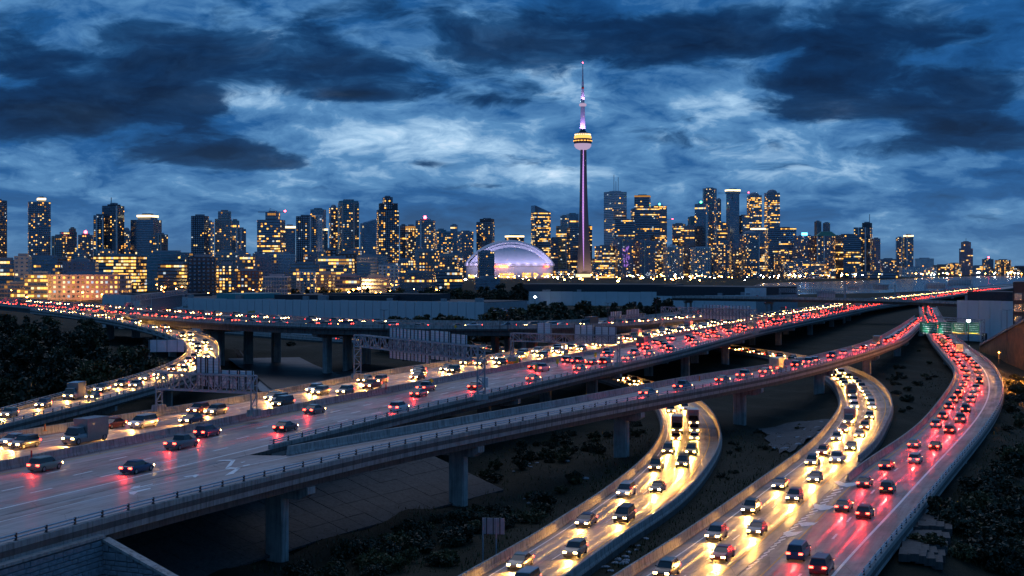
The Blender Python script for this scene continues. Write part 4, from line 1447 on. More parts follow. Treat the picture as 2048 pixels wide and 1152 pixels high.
def city(x0, x1, ytop, Y, style, wall, lit, label, name='tower', cat='tower', ratio=.8, yaw=None, blocks=(), slab=None, top=None, group=None, ybase=None, seed=None):
    """building whose outline is read off the skyline; blocks = (u0, u1, ytop) raised parts of the same building"""
    rr = random.Random(seed if seed is not None else int(x0 * 13 + ytop * 7))
    yaw = rr.choice((-1, 1)) * rr.uniform(.15, .5) if yaw is None else yaw
    Wp = (x1 - x0) / F * Y
    w = Wp / (math.cos(yaw) + ratio * abs(math.sin(yaw)))
    d = w * ratio
    xc = ((x0 + x1) / 2 - CX) / F * Y
    zb = -.4 if ybase is None else PD(0, ybase, Y)[2]
    root = thing(name, label, cat, (xc, Y, zb), yaw, group)
    hgt = H + (HY - ytop) / F * Y - zb
    parts = [(-w / 2, w / 2, hgt)] + [(-w / 2 + w * u0, -w / 2 + w * u1, H + (HY - yt) / F * Y - zb) for u0, u1, yt in blocks]
    k_ = 1.0 if Y < 1900 else (1.05 if Y < 3000 else 1.3)
    cw, ch, fw, fh = {'res': (3.3, 3.1, .62, .55), 'off': (3.0, 3.8, .92, .55), 'glass': (2.8, 3.6, .9, .82), 'plain': (4.5, 4.0, .5, .45)}[style]
    cw *= k_; ch *= k_
    wallmb, winmb, litmb, slabmb = MB(), MB(), MB(), MB()
    z0 = 0.0
    for pi, (a, b, h) in enumerate(parts):
        zlo = 0.0 if pi == 0 else hgt - .02
        dd_ = d if pi == 0 else d * .82
        wallmb.box(((a + b) / 2, 0, (zlo + h) / 2), (b - a, dd_, h - zlo))
        if pi == 0 or (h - zlo) > 12:
            faces = [((a, -dd_ / 2), (b, -dd_ / 2)), ((b, -dd_ / 2), (b, dd_ / 2)), ((a, dd_ / 2), (a, -dd_ / 2))]
            for (p, q) in faces:
                L = math.hypot(q[0] - p[0], q[1] - p[1])
                nc = max(1, int(L / cw)); nf = max(1, int((h - zlo - 1.5) / ch))
                tx, ty = (q[0] - p[0]) / L, (q[1] - p[1]) / L
                nx_, ny_ = ty, -tx
                colp = [rr.random() < .16 for _ in range(nc)]
                for f in range(nf):
                    zc = zlo + 1.2 + (f + .5) * (h - zlo - 1.8) / nf
                    flit = style in ('off', 'glass') and rr.random() < lit * .9
                    run_on = False
                    for c in range(nc):
                        if style in ('off', 'glass'):
                            if rr.random() < .3: run_on = flit and rr.random() < .75
                            on = run_on or rr.random() < lit * .18
                        else:
                            on = rr.random() < lit * (1.5 if not colp[c] else .25)
                        xa = p[0] + tx * L * (c + .5) / nc; ya = p[1] + ty * L * (c + .5) / nc
                        ww = L / nc * fw / 2 * (1.0 if style != 'res' else rr.uniform(.75, 1.2)); hh = (h - zlo) / nf * fh / 2
                        e = .14
                        quad = [(xa - tx * ww + nx_ * e, ya - ty * ww + ny_ * e, zc - hh), (xa + tx * ww + nx_ * e, ya + ty * ww + ny_ * e, zc - hh), (xa + tx * ww + nx_ * e, ya + ty * ww + ny_ * e, zc + hh), (xa - tx * ww + nx_ * e, ya - ty * ww + ny_ * e, zc + hh)]
                        if on:
                            litmb.face(quad, rr.choice((0, 0, 0, 1, 1, 1, 2, 2, 3, 3, 3, 3, 4)))
                        elif Y < 4200:
                            winmb.face(quad)
                    if (slab or style == 'res') and (nx_, ny_) == (0.0, -1.0) or (slab and f % 1 == 0):
                        if abs(ny_ + 1) < .01:
                            slabmb.box(((p[0] + q[0]) / 2, -dd_ / 2 - .35, zlo + 1.2 + f * (h - zlo - 1.8) / nf), (L + .5, .7, .35))
    wallmb.build('wall', MATS['facade_' + wall], root)
    if style == 'res' and rr.random() < .6 and hgt > 60:
        for u in rr.sample((.08, .3, .5, .72, .93), rr.choice((1, 2, 2))):
            mb = MB(); mb.box((-w / 2 + w * u, -d / 2 - .5, hgt / 2), (w * .05 + 1.2, 1.4, hgt)); mb.build('pilaster', MATS['facade_pale' if wall in ('dark', 'slate') else 'facade_conc'], root)
    if winmb.f: winmb.build('window', MATS['glass'], root, kind='stuff')
    if litmb.f: litmb.build('lit_window', WARM, root, kind='stuff')
    if slabmb.f: slabmb.build('balcony', MATS['slab_grey'], root, kind='stuff')
    mb = MB()
    a, b, h = max(parts, key=lambda q: q[2])
    mb.box(((a + b) / 2, 0, h + 1.2), ((b - a) * .55, d * .5, 2.8)); mb.build('roof_plant', MATS['facade_slate'], root)
    if top:
        kind, arg = top
        if kind == 'crown':          # glowing top storeys
            mb = MB(); mb.box(((a + b) / 2, 0, h - 2.2 * k_), ((b - a) + .5, d + .5, 3.2 * k_)); mb.build('lit_crown', MATS[arg], root)
        if kind == 'mast':
            for i, (u, mh) in enumerate(arg):
                mb = MB(); mb.bar((a + (b - a) * u, 0, h), (a + (b - a) * u, 0, h + mh), 1.6, n=6); mb.build('mast', MATS['facade_slate'], root)
        if kind == 'wedge':          # sloping top
            mb = MB(); s_ = 1 if arg > 0 else -1
            hl, hr = (abs(arg), .2) if s_ < 0 else (.2, abs(arg))
            mb.loft([[(a, -d / 2, h), (b, -d / 2, h), (b, d / 2, h), (a, d / 2, h)], [(a, -d / 2, h + hl), (b, -d / 2, h + hr), (b, d / 2, h + hr), (a, d / 2, h + hl)]])
            mb.build('sloped_top', MATS['glass'], root)
        if kind == 'cap':            # rounded cap
            mb = MB(); rr_ = min(b - a, d) * .48
            mb.lathe([(rr_, 0), (rr_ * .95, arg * .4), (rr_ * .7, arg * .8), (rr_ * .2, arg)], ((a + b) / 2, 0, h), 18); mb.build('rounded_cap', MATS['facade_slate'], root)
        if kind == 'lamp':
            mb = MB(); mb.lathe([(0, 0), (2.2, .6), (2.6, 3), (1.6, 5), (0, 5.6)], ((a + b) / 2, -d * .2, h + 2.4), 10); mb.build('beacon', MATS[arg], root)
    return root


T = 'apartment_tower'; O = 'office_tower'
city(-30, 11, 401, 2500, 'res', 'dark', .10, 'dark apartment tower cut off beside the lit crowned tower', T)
city(53, 104, 404, 2500, 'res', 'slate', .12, 'apartment tower with a warm lit crown and a pale vertical stripe', T, blocks=((.42, .78, 396),), top=('crown', 'glow_white'))
city(105, 132, 472, 2450, 'res', 'brown', .2, 'low brown building beside the lit crowned tower', 'apartment_building', 'building')
city(118, 155, 464, 2600, 'off', 'brown', .3, 'terraced brown block with a small penthouse', 'apartment_building', 'building', blocks=((.6, .95, 457),))
city(155, 188, 470, 2500, 'res', 'mauve', .2, 'mauve block beside the dark twin towers', 'apartment_building', 'building', top=('lamp', 'glow_red'))
city(188, 209, 431, 2400, 'res', 'dark', .13, 'shorter of the two joined black apartment towers', T, yaw=.1)
city(207, 246, 412, 2420, 'res', 'dark', .05, 'taller of the two joined black apartment towers', T, yaw=-.2, blocks=((.3, .8, 409),), top=('mast', ((.15, 12),)))
city(245, 262, 461, 2700, 'res', 'slate', .14, 'small round-topped block behind the black towers', T, top=('cap', 6))
city(265, 320, 440, 2450, 'glass', 'slate', .06, 'ribbed grey tower with a blazing white crown', O, slab=True, yaw=-.2, blocks=((.28, .85, 430),), top=('crown', 'glow_white'))
city(304, 335, 469, 2400, 'res', 'brown', .09, 'brown annex in front of the blazing crowned tower', T)
city(384, 416, 432, 2350, 'res', 'dark', .08, 'slim dark tower with pale vertical bands beside the concrete tower', T)
city(410, 428, 444, 2380, 'res', 'pale', .22, 'narrow pale tower with warm balconies', T)
city(430, 463, 438, 2450, 'res', 'conc', .06, 'bare concrete tower with a tall square core', T, yaw=.1, blocks=((.2, .98, 423),))
city(462, 478, 441, 2500, 'glass', 'teal', .1, 'teal glass tower end behind the concrete tower', T)
city(470, 493, 458, 2420, 'res', 'slate', .12, 'stepped grey tower at the end of the concrete group', T)
city(517, 568, 440, 2350, 'off', 'slate', .42, 'broad tower with a golden grid of windows under a roof crane', T, yaw=-.12, slab=True, blocks=((.34, .8, 425),))
city(567, 592, 452, 2500, 'off', 'slate', .3, 'striped tower with a lit cap beside the crane-topped tower', T, top=('crown', 'glow_white'))
city(591, 634, 433, 2300, 'res', 'dark', .17, 'wide black tower with many amber windows', T, yaw=.12)
city(632, 645, 430, 2300, 'plain', 'pale', .02, 'pale slim pillar tower joined to the wide black tower', T, yaw=.05)
city(622, 651, 419, 2700, 'glass', 'teal', .05, 'blue glass tower behind the wide black tower', T)
city(643, 656, 457, 2600, 'res', 'teal', .08, 'low slim glass tower with a lit top floor', T, top=('crown', 'glow_white'))
city(658, 676, 415, 2450, 'res', 'slate', .2, 'slim tower with a rounded cap left of the flat-topped glass tower', T, top=('cap', 5))
city(675, 719, 405, 2450, 'res', 'teal', .10, 'flat-topped blue glass tower with scattered amber windows', T, yaw=.3, blocks=((.02, .98, 402),))
city(720, 753, 447, 2650, 'glass', 'slate', .10, 'lower slanted glass tower between two taller ones', T, top=('wedge', 8))
city(752, 799, 420, 2350, 'res', 'dark', .24, 'tallest left-side tower, stepped, full of amber windows', T, yaw=.22, blocks=((.1, .95, 407), (.28, .7, 395)))
city(799, 814, 451, 2450, 'off', 'dark', .38, 'slim dark block with golden floors beside the stepped tower', T)
city(811, 833, 452, 2400, 'res', 'brown', .28, 'brown tower with a red-lit roof edge', T, top=('crown', 'window_dim'))
city(832, 870, 441, 2350, 'res', 'slate', .20, 'banded tower with a flat light cap and red beacon', T, yaw=-.1, top=('lamp', 'glow_red'))
city(869, 906, 463, 2700, 'res', 'teal', .22, 'squat dark tower with a green roof line', T, blocks=((.05, .6, 460),))
city(901, 916, 450, 3800, 'glass', 'slate', .05, 'slim grey tower above the squat dark tower', T)
city(914, 947, 463, 3750, 'res', 'slate', .13, 'ribbed grey tower left of the dome', T, slab=True)
city(953, 989, 444, 3800, 'res', 'dark', .12, 'dark glass tower rising behind the dome', T, blocks=((.2, 1, 438),))
city(955, 989, 503, 2500, 'res', 'slate', .07, 'slim banded apartment block standing before the dome', T, yaw=.15)
city(1010, 1048, 471, 4000, 'off', 'brown', .5, 'flat hotel roof glowing above the dome', O, top=('crown', 'glow_white'))
city(1062, 1101, 425, 3900, 'off', 'dark', .62, 'golden-windowed office tower with a slanted blue top', O, yaw=.3, top=('wedge', -19))
city(1100, 1116, 476, 3900, 'off', 'slate', .25, 'low grey block beside the golden office tower', O)
city(1112, 1137, 452, 3950, 'off', 'teal', .2, 'stepped teal tower with amber floors left of the needle tower', O, blocks=((.4, 1, 432),))
city(1133, 1157, 428, 4100, 'glass', 'teal', .07, 'tall teal glass tower behind the needle tower', O)
city(1134, 1158, 455, 3850, 'off', 'dark', .2, 'black tower partly behind the needle tower', O)
city(1174, 1184, 452, 3950, 'off', 'dark', .5, 'dark tower edge showing right of the needle tower', O)
city(1208, 1253, 384, 4000, 'off', 'pale', .17, 'white ribbed office tower with rooftop masts', O, yaw=.55, ratio=1.0, top=('mast', ((.4, 48), (.55, 30), (.72, 42))))
city(1268, 1302, 391, 4100, 'off', 'dark', .12, 'black tower with a red-lit top floor', O, top=('crown', 'window_dim'))
city(1263, 1317, 417, 3950, 'off', 'dark', .16, 'broad black tower in front of the red-topped tower', O, yaw=.1)
city(1226, 1268, 440, 3850, 'off', 'dark', .28, 'low wide black tower with golden bands', O, yaw=.08)
city(1303, 1333, 412, 4200, 'off', 'slate', .25, 'tapered grey tower with a green beacon', O, top=('lamp', 'glow_green'))
city(1310, 1332, 470, 3900, 'off', 'brown', .7, 'short golden-lit block between black towers', O)
city(1344, 1372, 448, 4000, 'off', 'brown', .75, 'brown tower with bright golden floors', O)
city(1368, 1392, 452, 3950, 'off', 'brown', .12, 'dim brown tower beside the golden-floored tower', O)
city(1376, 1396, 434, 4200, 'off', 'teal', .15, 'slim teal tower stepping up to the green beacon', O)
city(1389, 1417, 408, 4000, 'glass', 'teal', .12, 'blue tower carrying a bright green beacon', O, top=('lamp', 'glow_green'))
city(1405, 1434, 377, 4100, 'res', 'slate', .10, 'tall unfinished blue tower with a lit roof deck', T, slab=True)
city(1433, 1442, 398, 4200, 'res', 'slate', .08, 'thin tower beside the unfinished blue tower', T)
city(1434, 1455, 446, 3900, 'off', 'dark', .25, 'dark block below the thin tower', O)
city(1453, 1478, 388, 4000, 'glass', 'slate', .02, 'slim grey shaft under construction with a lit working crown', O, blocks=((-.12, 1.12, 379),), top=('crown', 'glow_white'))
city(1477, 1498, 431, 4000, 'off', 'slate', .2, 'grey tower beside the shaft under construction', O)
city(1495, 1522, 391, 4050, 'off', 'brown', .62, 'shorter of the two curved towers with rosy windows', T, yaw=.1, top=('cap', 9))
city(1530, 1558, 386, 4050, 'off', 'brown', .62, 'taller of the two curved towers with rosy windows', T, yaw=.1, top=('cap', 10))
city(1500, 1533, 456, 3900, 'off', 'slate', .35, 'mid-rise block below the two curved towers', O, top=('crown', 'glow_white'))
city(1533, 1594, 456, 3800, 'off', 'dark', .28, 'massive black block below the curved towers', O, yaw=-.15)
# residential row along the water
city(1190, 1230, 492, 3500, 'off', 'brown', .45, 'low brown block with golden floors right of the needle tower', 'apartment_building', 'building')
city(1226, 1266, 478, 3500, 'res', 'mauve', .08, 'mauve slab tower with a purple-lit face', T, yaw=.3)
city(1270, 1310, 482, 3500, 'res', 'mauve', .06, 'plain mauve slab tower without colour lighting', T, yaw=.3)
city(1327, 1365, 494, 3500, 'res', 'pale', .08, 'white gridded apartment block with a small gabled cap', T, yaw=.25, slab=True, blocks=((.3, .7, 491),))
city(1382, 1421, 495, 3450, 'res', 'pale', .1, 'white gridded apartment block with a flat cap by the shore lights', T, yaw=.25, slab=True)
city(1425, 1464, 482, 3500, 'res', 'slate', .17, 'blue balconied apartment tower by the shore lights', T, slab=True)
city(1479, 1519, 468, 3500, 'res', 'slate', .14, 'taller blue balconied apartment tower with a domed cap', T, slab=True, top=('cap', 8))
city(1588, 1632, 472, 3500, 'res', 'mauve', .12, 'pink-grey tower with a blue roof sign', T, yaw=.45)
city(1629, 1642, 443, 3900, 'res', 'brown', .02, 'left of two unlit towers behind the green roof', T)
city(1645, 1661, 446, 3900, 'res', 'brown', .02, 'right of two unlit towers behind the green roof', T)
city(1632, 1672, 472, 3480, 'res', 'slate', .16, 'blue tower with a green pitched roof', T, slab=True)
city(1672, 1720, 470, 3500, 'off', 'dark', .34, 'wide dark block with amber windows by the lake', T)
city(1706, 1746, 455, 3600, 'res', 'dark', .16, 'dark tower with a slanted crown and a lit mast', T, blocks=((.5, 1, 446),), top=('mast', ((.8, 22),)))
city(1744, 1760, 477, 3650, 'plain', 'mauve', .03, 'plain slab joined to the slanted-crown tower', T)
city(1791, 1808, 475, 4100, 'res', 'slate', .13, 'shorter half of the isolated lakeside pair', T)
city(1807, 1827, 470, 4100, 'res', 'slate', .16, 'taller half of the isolated lakeside pair with a white lit cap', T, top=('crown', 'glow_white'))
city(1919, 1945, 497, 4600, 'off', 'mauve', .14, 'stepped stone tower with a mast on the far shore', T, blocks=((.18, .82, 484),), top=('mast', ((.5, 12),)))
city(1965, 1986, 518, 4600, 'res', 'slate', .1, 'grey block with a red beacon on the far shore', 'apartment_building', 'building', top=('lamp', 'glow_red'))
city(1988, 2024, 520, 4500, 'res', 'brown', .4, 'warmly lit block at the end of the far shore', 'apartment_building', 'building')
city(1829, 1868, 517, 4600, 'off', 'pale', .05, 'pale low block beside the isolated pair', 'apartment_building', 'building')
city(1568, 1650, 523, 3400, 'off', 'slate', .55, 'long glazed terminal with rows of lit floors at the shore', 'office_building', 'building', ratio=.3, yaw=.06, blocks=((.25, .6, 519),))
city(1650, 1671, 537, 3380, 'off', 'brown', .97, 'small block glowing gold at the water edge', 'office_building', 'building')
# blue sign, crane, green roof
rt = thing('roof_sign', 'small glowing blue sign on the pink-grey tower', 'sign', tuple(PD(1609, 468, 3470)))
mb = MB(); mb.box((0, 0, 0), (14, 1.2, 6)); mb.build('sign_face', MATS['glow_blue'], rt)
mb = MB(); mb.box((-4, .8, -6), (.8, .5, 8)); mb.box((4, .8, -6), (.8, .5, 8)); mb.build('bracket', MATS['post_dark'], rt)
mat('roof_green', (.05, .2, .14), .6)
mb = MB(); c = PD(1652, 472, 3480); w_ = 40 / F * 3480
mb.loft([[(-w_ / 2, -14, 0), (w_ / 2, -14, 0), (w_ / 2, 14, 0), (-w_ / 2, 14, 0)], [(-w_ / 4, -4, 11), (w_ / 4, -4, 11), (w_ / 4, 4, 11), (-w_ / 4, 4, 11)]])
ob = mb.build('pitched_roof', MATS['roof_green'], [q for q in bpy.data.objects if 'green pitched roof' in q.get('label', '')][0])
par = ob.parent
ob.matrix_parent_inverse = (Matrix.Translation(par.location) @ Matrix.Rotation(par.rotation_euler.z, 4, 'Z')).inverted(); ob.location = c


def crane(px0, px1, pxm, py, pyb, Y, label):
    b = PD(pxm, pyb, Y)
    root = thing('tower_crane', label, 'crane', tuple(b))
    k = Y / F
    h = (pyb - py) * k
    mb = MB(); lattice(mb, (0, 0, 0), (0, 0, h), (1, 0, 0), 2.2, .35, 8); mb.build('crane_mast', MATS['steel'], root)
    mb = MB(); mb.bar(((px0 - pxm) * k, 0, h), ((px1 - pxm) * k, 0, h), 1.1); mb.bar((0, 0, h + 6), ((px1 - pxm) * k * .7, 0, h), .4); mb.bar((0, 0, h), (0, 0, h + 6), .8); mb.build('jib', MATS['steel'], root)
    mb = MB(); mb.lathe([(0, 0), (1.6, .8), (1.6, 2.2), (0, 3)], ((px1 - pxm) * k, 0, h), 8); mb.build('beacon', MATS['glow_red'], root)


crane(516, 570, 540, 424, 442, 2350, 'tower crane with a red tip light over the golden-gridded tower')
crane(1436, 1497, 1466, 386, 400, 3985, 'crossing cranes on the shaft under construction')
crane(1318, 1345, 1322, 439, 455, 3930, 'small crane with a red tip light beside the broad black tower')
# purple light on the slab tower
sp = [q for q in bpy.data.objects if 'purple-lit' in q.get('label', '')][0]
rp = random.Random(3); mb = MB()
for k in range(34):
    x, z = rp.uniform(-9, 9), rp.uniform(30, 78)
    mb.box((x, -22 * .9, z), (rp.uniform(1, 2.6), .4, rp.uniform(2, 6)))
mb.build('purple_light', MATS['glow_purple'], sp, kind='stuff')

# low-rise quarters in front of the towers
LOW = [(-10, 36, 520, 1500, 'off', 'brown', .75, 'brightly lit glazed block behind the orange-lit yard'), (30, 62, 512, 1450, 'plain', 'conc', .02, 'plain concrete stair block beside the lit parkade'),
       (55, 112, 548, 1400, 'off', 'brown', .95, 'open parkade glowing gold at every level'), (108, 253, 549, 1380, 'plain', 'mauve', .5, 'long grey building with rows of square lit windows'),
       (0, 108, 568, 1420, 'off', 'brown', .9, 'low deck blazing with yellow light behind the wood'), (50, 130, 515, 1750, 'off', 'slate', .5, 'mid-rise with one long lit floor behind the parkade'),
       (193, 288, 512, 1700, 'off', 'dark', .92, 'glass office with four floors fully lit in yellow'), (128, 195, 523, 1600, 'plain', 'mauve', .0, 'blank mauve hall beside the fully lit office'),
       (288, 380, 505, 1850, 'off', 'teal', .12, 'dim teal terraced office behind the tree line'), (320, 378, 528, 1700, 'off', 'brick', .2, 'brick hall with a red-lit strip'),
       (376, 433, 514, 1500, 'plain', 'dark', .0, 'windowless dark slab with a slanted top'), (430, 478, 504, 1750, 'res', 'conc', .25, 'tan terraced block right of the windowless slab'),
       (476, 508, 512, 1650, 'off', 'brown', 1.0, 'small block with two blazing lit storeys'), (434, 474, 530, 1480, 'res', 'brown', .5, 'brown flats with lively amber windows'),
       (470, 522, 542, 1450, 'res', 'brick', .25, 'red brick flats low behind the warehouse'), (505, 545, 513, 1800, 'plain', 'mauve', .03, 'plain pink hall below the golden-gridded tower'),
       (538, 592, 508, 1900, 'glass', 'pale', .05, 'white framed open block below the crane tower'), (528, 580, 553, 1450, 'glass', 'pale', .08, 'low white glazed block behind the warehouse'),
       (580, 640, 528, 1600, 'off', 'brown', .1, 'brown frame block with a flat dark roof'), (594, 630, 543, 1500, 'res', 'pale', .3, 'white and blue flats with yellow stair windows'),
       (634, 706, 516, 1750, 'off', 'conc', .95, 'curved office with bright continuous yellow floors'), (672, 713, 508, 1950, 'plain', 'brick', .06, 'dark red hall behind the curved office'),
       (712, 756, 513, 1750, 'off', 'conc', .12, 'banded grey office with dim floors'), (632, 672, 548, 1450, 'res', 'brown', .2, 'low brown flats beside the bright street corner'),
       (670, 724, 551, 1500, 'off', 'mauve', .3, 'low mauve office beside the bright street corner'), (724, 781, 555, 1430, 'off', 'mauve', .18, 'low pink striped block lit by the street corner'),
       (758, 800, 530, 1800, 'plain', 'pale', .1, 'low white hall below the tallest left-side tower'), (790, 832, 520, 2000, 'res', 'slate', .3, 'grey terrace below the red-edged tower'),
       (800, 870, 545, 1700, 'off', 'brown', .12, 'long low hall with a dim strip before the banded tower'), (866, 918, 510, 2100, 'res', 'conc', .2, 'colonnaded pale block left of the dome'),
       (862, 925, 543, 1900, 'off', 'dark', .4, 'dark low building with lit floors near the dome'), (900, 926, 505, 2300, 'off', 'slate', .55, 'striped lit block touching the left edge of the dome'),
       (948, 1000, 556, 1900, 'off', 'slate', .1, 'low grey building before the dome'), (1108, 1150, 541, 3500, 'off', 'brown', .95, 'low glowing hall at the foot of the needle tower'),
       (1184, 1230, 520, 3450, 'off', 'brown', .3, 'dim low block right of the needle tower'), (1760, 1792, 518, 4000, 'res', 'mauve', .15, 'hazy low block left of the isolated lakeside pair'),
       (1868, 1900, 530, 4500, 'off', 'brown', .3, 'low lit terrace on the far shore'), (1895, 1922, 527, 4500, 'res', 'slate', .35, 'low dark terrace on the far shore'),
       (1942, 1968, 532, 4400, 'off', 'slate', .3, 'low quay building beside the stepped stone tower'), (2022, 2060, 533, 4400, 'res', 'dark', .3, 'last low dark building on the far shore'),
       (1800, 1870, 535, 4000, 'plain', 'pale', .1, 'pale quay shed below the isolated pair'), (1690, 1790, 545, 3500, 'off', 'dark', .2, 'long dark quay shed along the lake')]
for (a, b, yt, Y, st, wl, lt, lab) in LOW:
    city(a, b, yt, Y, st, wl, lt, lab, 'low_building', 'building', ratio=.6, yaw=random.uniform(-.15, .15))
# small filler houses between them share one description
for k in range(46):
    a = random.uniform(100, 880); wd = random.uniform(16, 42)
    Yd = random.uniform(1900, 2350)
    city(a, a + wd, random.uniform(498, 535), Yd, random.choice(('res', 'off', 'plain')), random.choice(('brown', 'slate', 'conc', 'dark', 'mauve')), random.uniform(.08, .4),
         'small mid-rise block packed between the larger city buildings', 'small_block', 'building', ratio=.7, group='small blocks filling the city front')
for k in range(34):
    a = random.uniform(1180, 1720); wd = random.uniform(14, 34)
    city(a, a + wd, random.uniform(486, 532), random.uniform(3550, 3780), random.choice(('res', 'off')), random.choice(('brown', 'slate', 'dark', 'mauve')), random.uniform(.1, .4),
         'dim mid-rise block packed between the downtown towers', 'small_block', 'building', ratio=.7, group='mid-rise blocks below downtown')

# ------------------------------------------------------------------ needle tower
YT = 3700.0
kT = YT / F
base = PD(1165.5, 530 + F * (H + .4) / YT, YT)
root = thing('needle_tower', 'very tall concrete needle tower with a lit pod and a violet strip', 'tower', tuple(base))
mat('tower_concrete', (0.17, 0.15, 0.16), .8, var=.1, nscale=.02)
zpy = lambda py: H + (HY - py) * kT - base[2]
emit('violet_strip', (.62, .30, .86), .8, sample=False)
mat('mast_white', (0.6, 0.58, 0.62), .6, var=.06, nscale=.02)
emit('pod_white', (.80, .60, .90), .36, sample=False)
emit('pod_gold', (1.0, .52, .13), 1.0, sample=False)


def ysec(R, r, z, rot=-math.pi / 6 + math.pi / 2 + math.pi / 3):
    pts = []
    for k in range(3):
        a = rot + k * 2 * math.pi / 3
        w = .17
        pts.append((R * math.cos(a - w * .8), R * math.sin(a - w * .8), z)); pts.append((R * math.cos(a + w * .8), R * math.sin(a + w * .8), z))
        pts.append((r * math.cos(a + math.pi / 3), r * math.sin(a + math.pi / 3), z))
    return pts


mb = MB()
prof = [(548, 23.5), (530, 20.8), (500, 18.2), (460, 15.2), (420, 12.8), (380, 11.2), (340, 10.0), (297, 9.2)]
mb.loft([ysec(w * 1.06, max(5.2, w * .52), max(0, zpy(py))) for py, w in [(556, 25)] + prof])
mb.build('shaft', MATS['tower_concrete'], root)
mb = MB()
for a in np.arange(300, 545, 3.1):        # lit lift shaft windows facing the camera
    r0 = np.interp(a, [297, 548], [9.2 * .54, 23.5 * .52]) + .35
    mb.box((0, -r0 - .3, (zpy(a) + zpy(a + 2.7)) / 2), (4.6, .9, zpy(a) - zpy(a + 2.7)))
mb.build('lit_lift_shaft', MATS['violet_strip'], root)
mb = MB(); mb.lathe([(9, zpy(300)), (17, zpy(297)), (21.5, zpy(293)), (22.5, zpy(289)), (20, zpy(287.5))], n=36); mb.build('pod_radome', MATS['pod_white'], root)
mb = MB(); mb.lathe([(20.5, zpy(287.5)), (23.5, zpy(286)), (24, zpy(278)), (20, zpy(277))], n=36); mb.build('pod_deck', MATS['facade_dark'], root)
mb = MB(); mb.lathe([(22.2, zpy(277)), (22.8, zpy(275)), (21.5, zpy(272)), (18, zpy(271))], n=36); mb.build('pod_lights', MATS['pod_gold'], root)
mb = MB(); mb.lathe([(19, zpy(271)), (19.5, zpy(267)), (12, zpy(265))], n=36); mb.build('pod_roof', MATS['facade_brown'], root)
for k in range(24):
    a = 2 * math.pi * k / 24
    mb = MB(); mb.box((19.8 * math.cos(a), 19.8 * math.sin(a), zpy(269.5)), (2.2, 2.2, 2.6), a); mb.build('pod_lamp', MATS['glow_white'], root)
for k in range(18):
    a = 2 * math.pi * k / 18
    mb = MB(); mb.box((24.1 * math.cos(a), 24.1 * math.sin(a), zpy(282)), (.6, 5.2, 2.2), a); mb.build('pod_window', MATS['window_amber'], root)
mb = MB(); mb.lathe([(9, zpy(265)), (9, zpy(262)), (6.5, zpy(261)), (6.5, zpy(258))], n=16); mb.build('pod_collar', MATS['facade_dark'], root)
mb = MB(); mb.lathe([(6.6, zpy(260)), (5.4, zpy(216)), (5.2, zpy(213))], n=12); mb.build('upper_shaft', MATS['mast_white'], root)
mb = MB(); mb.lathe([(5.2, zpy(213)), (9.2, zpy(212)), (9.6, zpy(208)), (5, zpy(206.5))], n=20); mb.build('sky_ring', MATS['pod_white'], root)
mb = MB(); mb.lathe([(4.8, zpy(206.5)), (3.2, zpy(176)), (2.8, zpy(163))], n=10); mb.build('mast_section', MATS['mast_white'], root)
mb = MB(); mb.lathe([(3.4, zpy(178)), (3.4, zpy(174))], n=10); mb.build('red_band', MATS['red_plastic'], root)
mb = MB(); mb.lathe([(2.2, zpy(163)), (1.4, zpy(140)), (.8, zpy(127)), (0, zpy(125))], n=8); mb.build('antenna', MATS['mast_white'], root)
mb = MB(); mb.lathe([(0, zpy(127)), (1.8, zpy(126)), (0, zpy(124))], n=8); mb.build('beacon', MATS['glow_red'], root)
mb = MB(); mb.box((0, -26, 6), (38, 10, 8)); mb.build('entrance_hall', MATS['window_pale'], root)

# violet floodlights on the pod roof and the ring light the mast
def flood(parent, loc, aim, energy, color, size=60, name='floodlight'):
    ld = bpy.data.lights.new(name, 'SPOT'); ld.energy = energy; ld.color = color
    ld.spot_size = math.radians(size); ld.spot_blend = .7; ld.shadow_soft_size = 1.0
    lo = bpy.data.objects.new(name, ld); col.objects.link(lo); lo.parent = parent
    lo.location = loc
    lo.rotation_euler = (Vector(aim) - Vector(loc)).normalized().to_track_quat('-Z', 'Y').to_euler()


for a in (-150, -90, -30):
    ca, sa = math.cos(math.radians(a)), math.sin(math.radians(a))
    flood(root, (17 * ca, 17 * sa, zpy(264)), (0, 0, zpy(235)), 0.6e5, (.62, .34, 1.0), 70)
    flood(root, (9 * ca, 9 * sa, zpy(205)), (0, 0, zpy(170)), 0.4e5, (.70, .40, 1.0), 50)
    flood(root, (46 * ca, 46 * sa, 4), (0, 0, 60), 4.0e4, (1.0, .62, .45), 80)

# ------------------------------------------------------------------ domed stadium
YD = 3500.0
kD = YD / F
cD = PD(1019, 557, YD)
root = thing('domed_stadium', 'white domed stadium lit violet with red sign bands', 'stadium', (cD[0], YD, -.4))
mat('dome_white', (0.55, 0.54, 0.60), .85, var=.08, nscale=.01)
mat('dome_wall', (0.36, 0.33, 0.34), .8, var=.15, nscale=.03)
zd = lambda py: H + (HY - py) * kD + .4
R0 = 90 * kD
mb = MB(); mb.lathe([(R0 * .97, 0), (R0 * .97, zd(534)), (R0 * 1.005, zd(532)), (R0 * 1.005, zd(527)), (R0 * .95, zd(526))], n=64); mb.build('wall', MATS['dome_wall'], root)


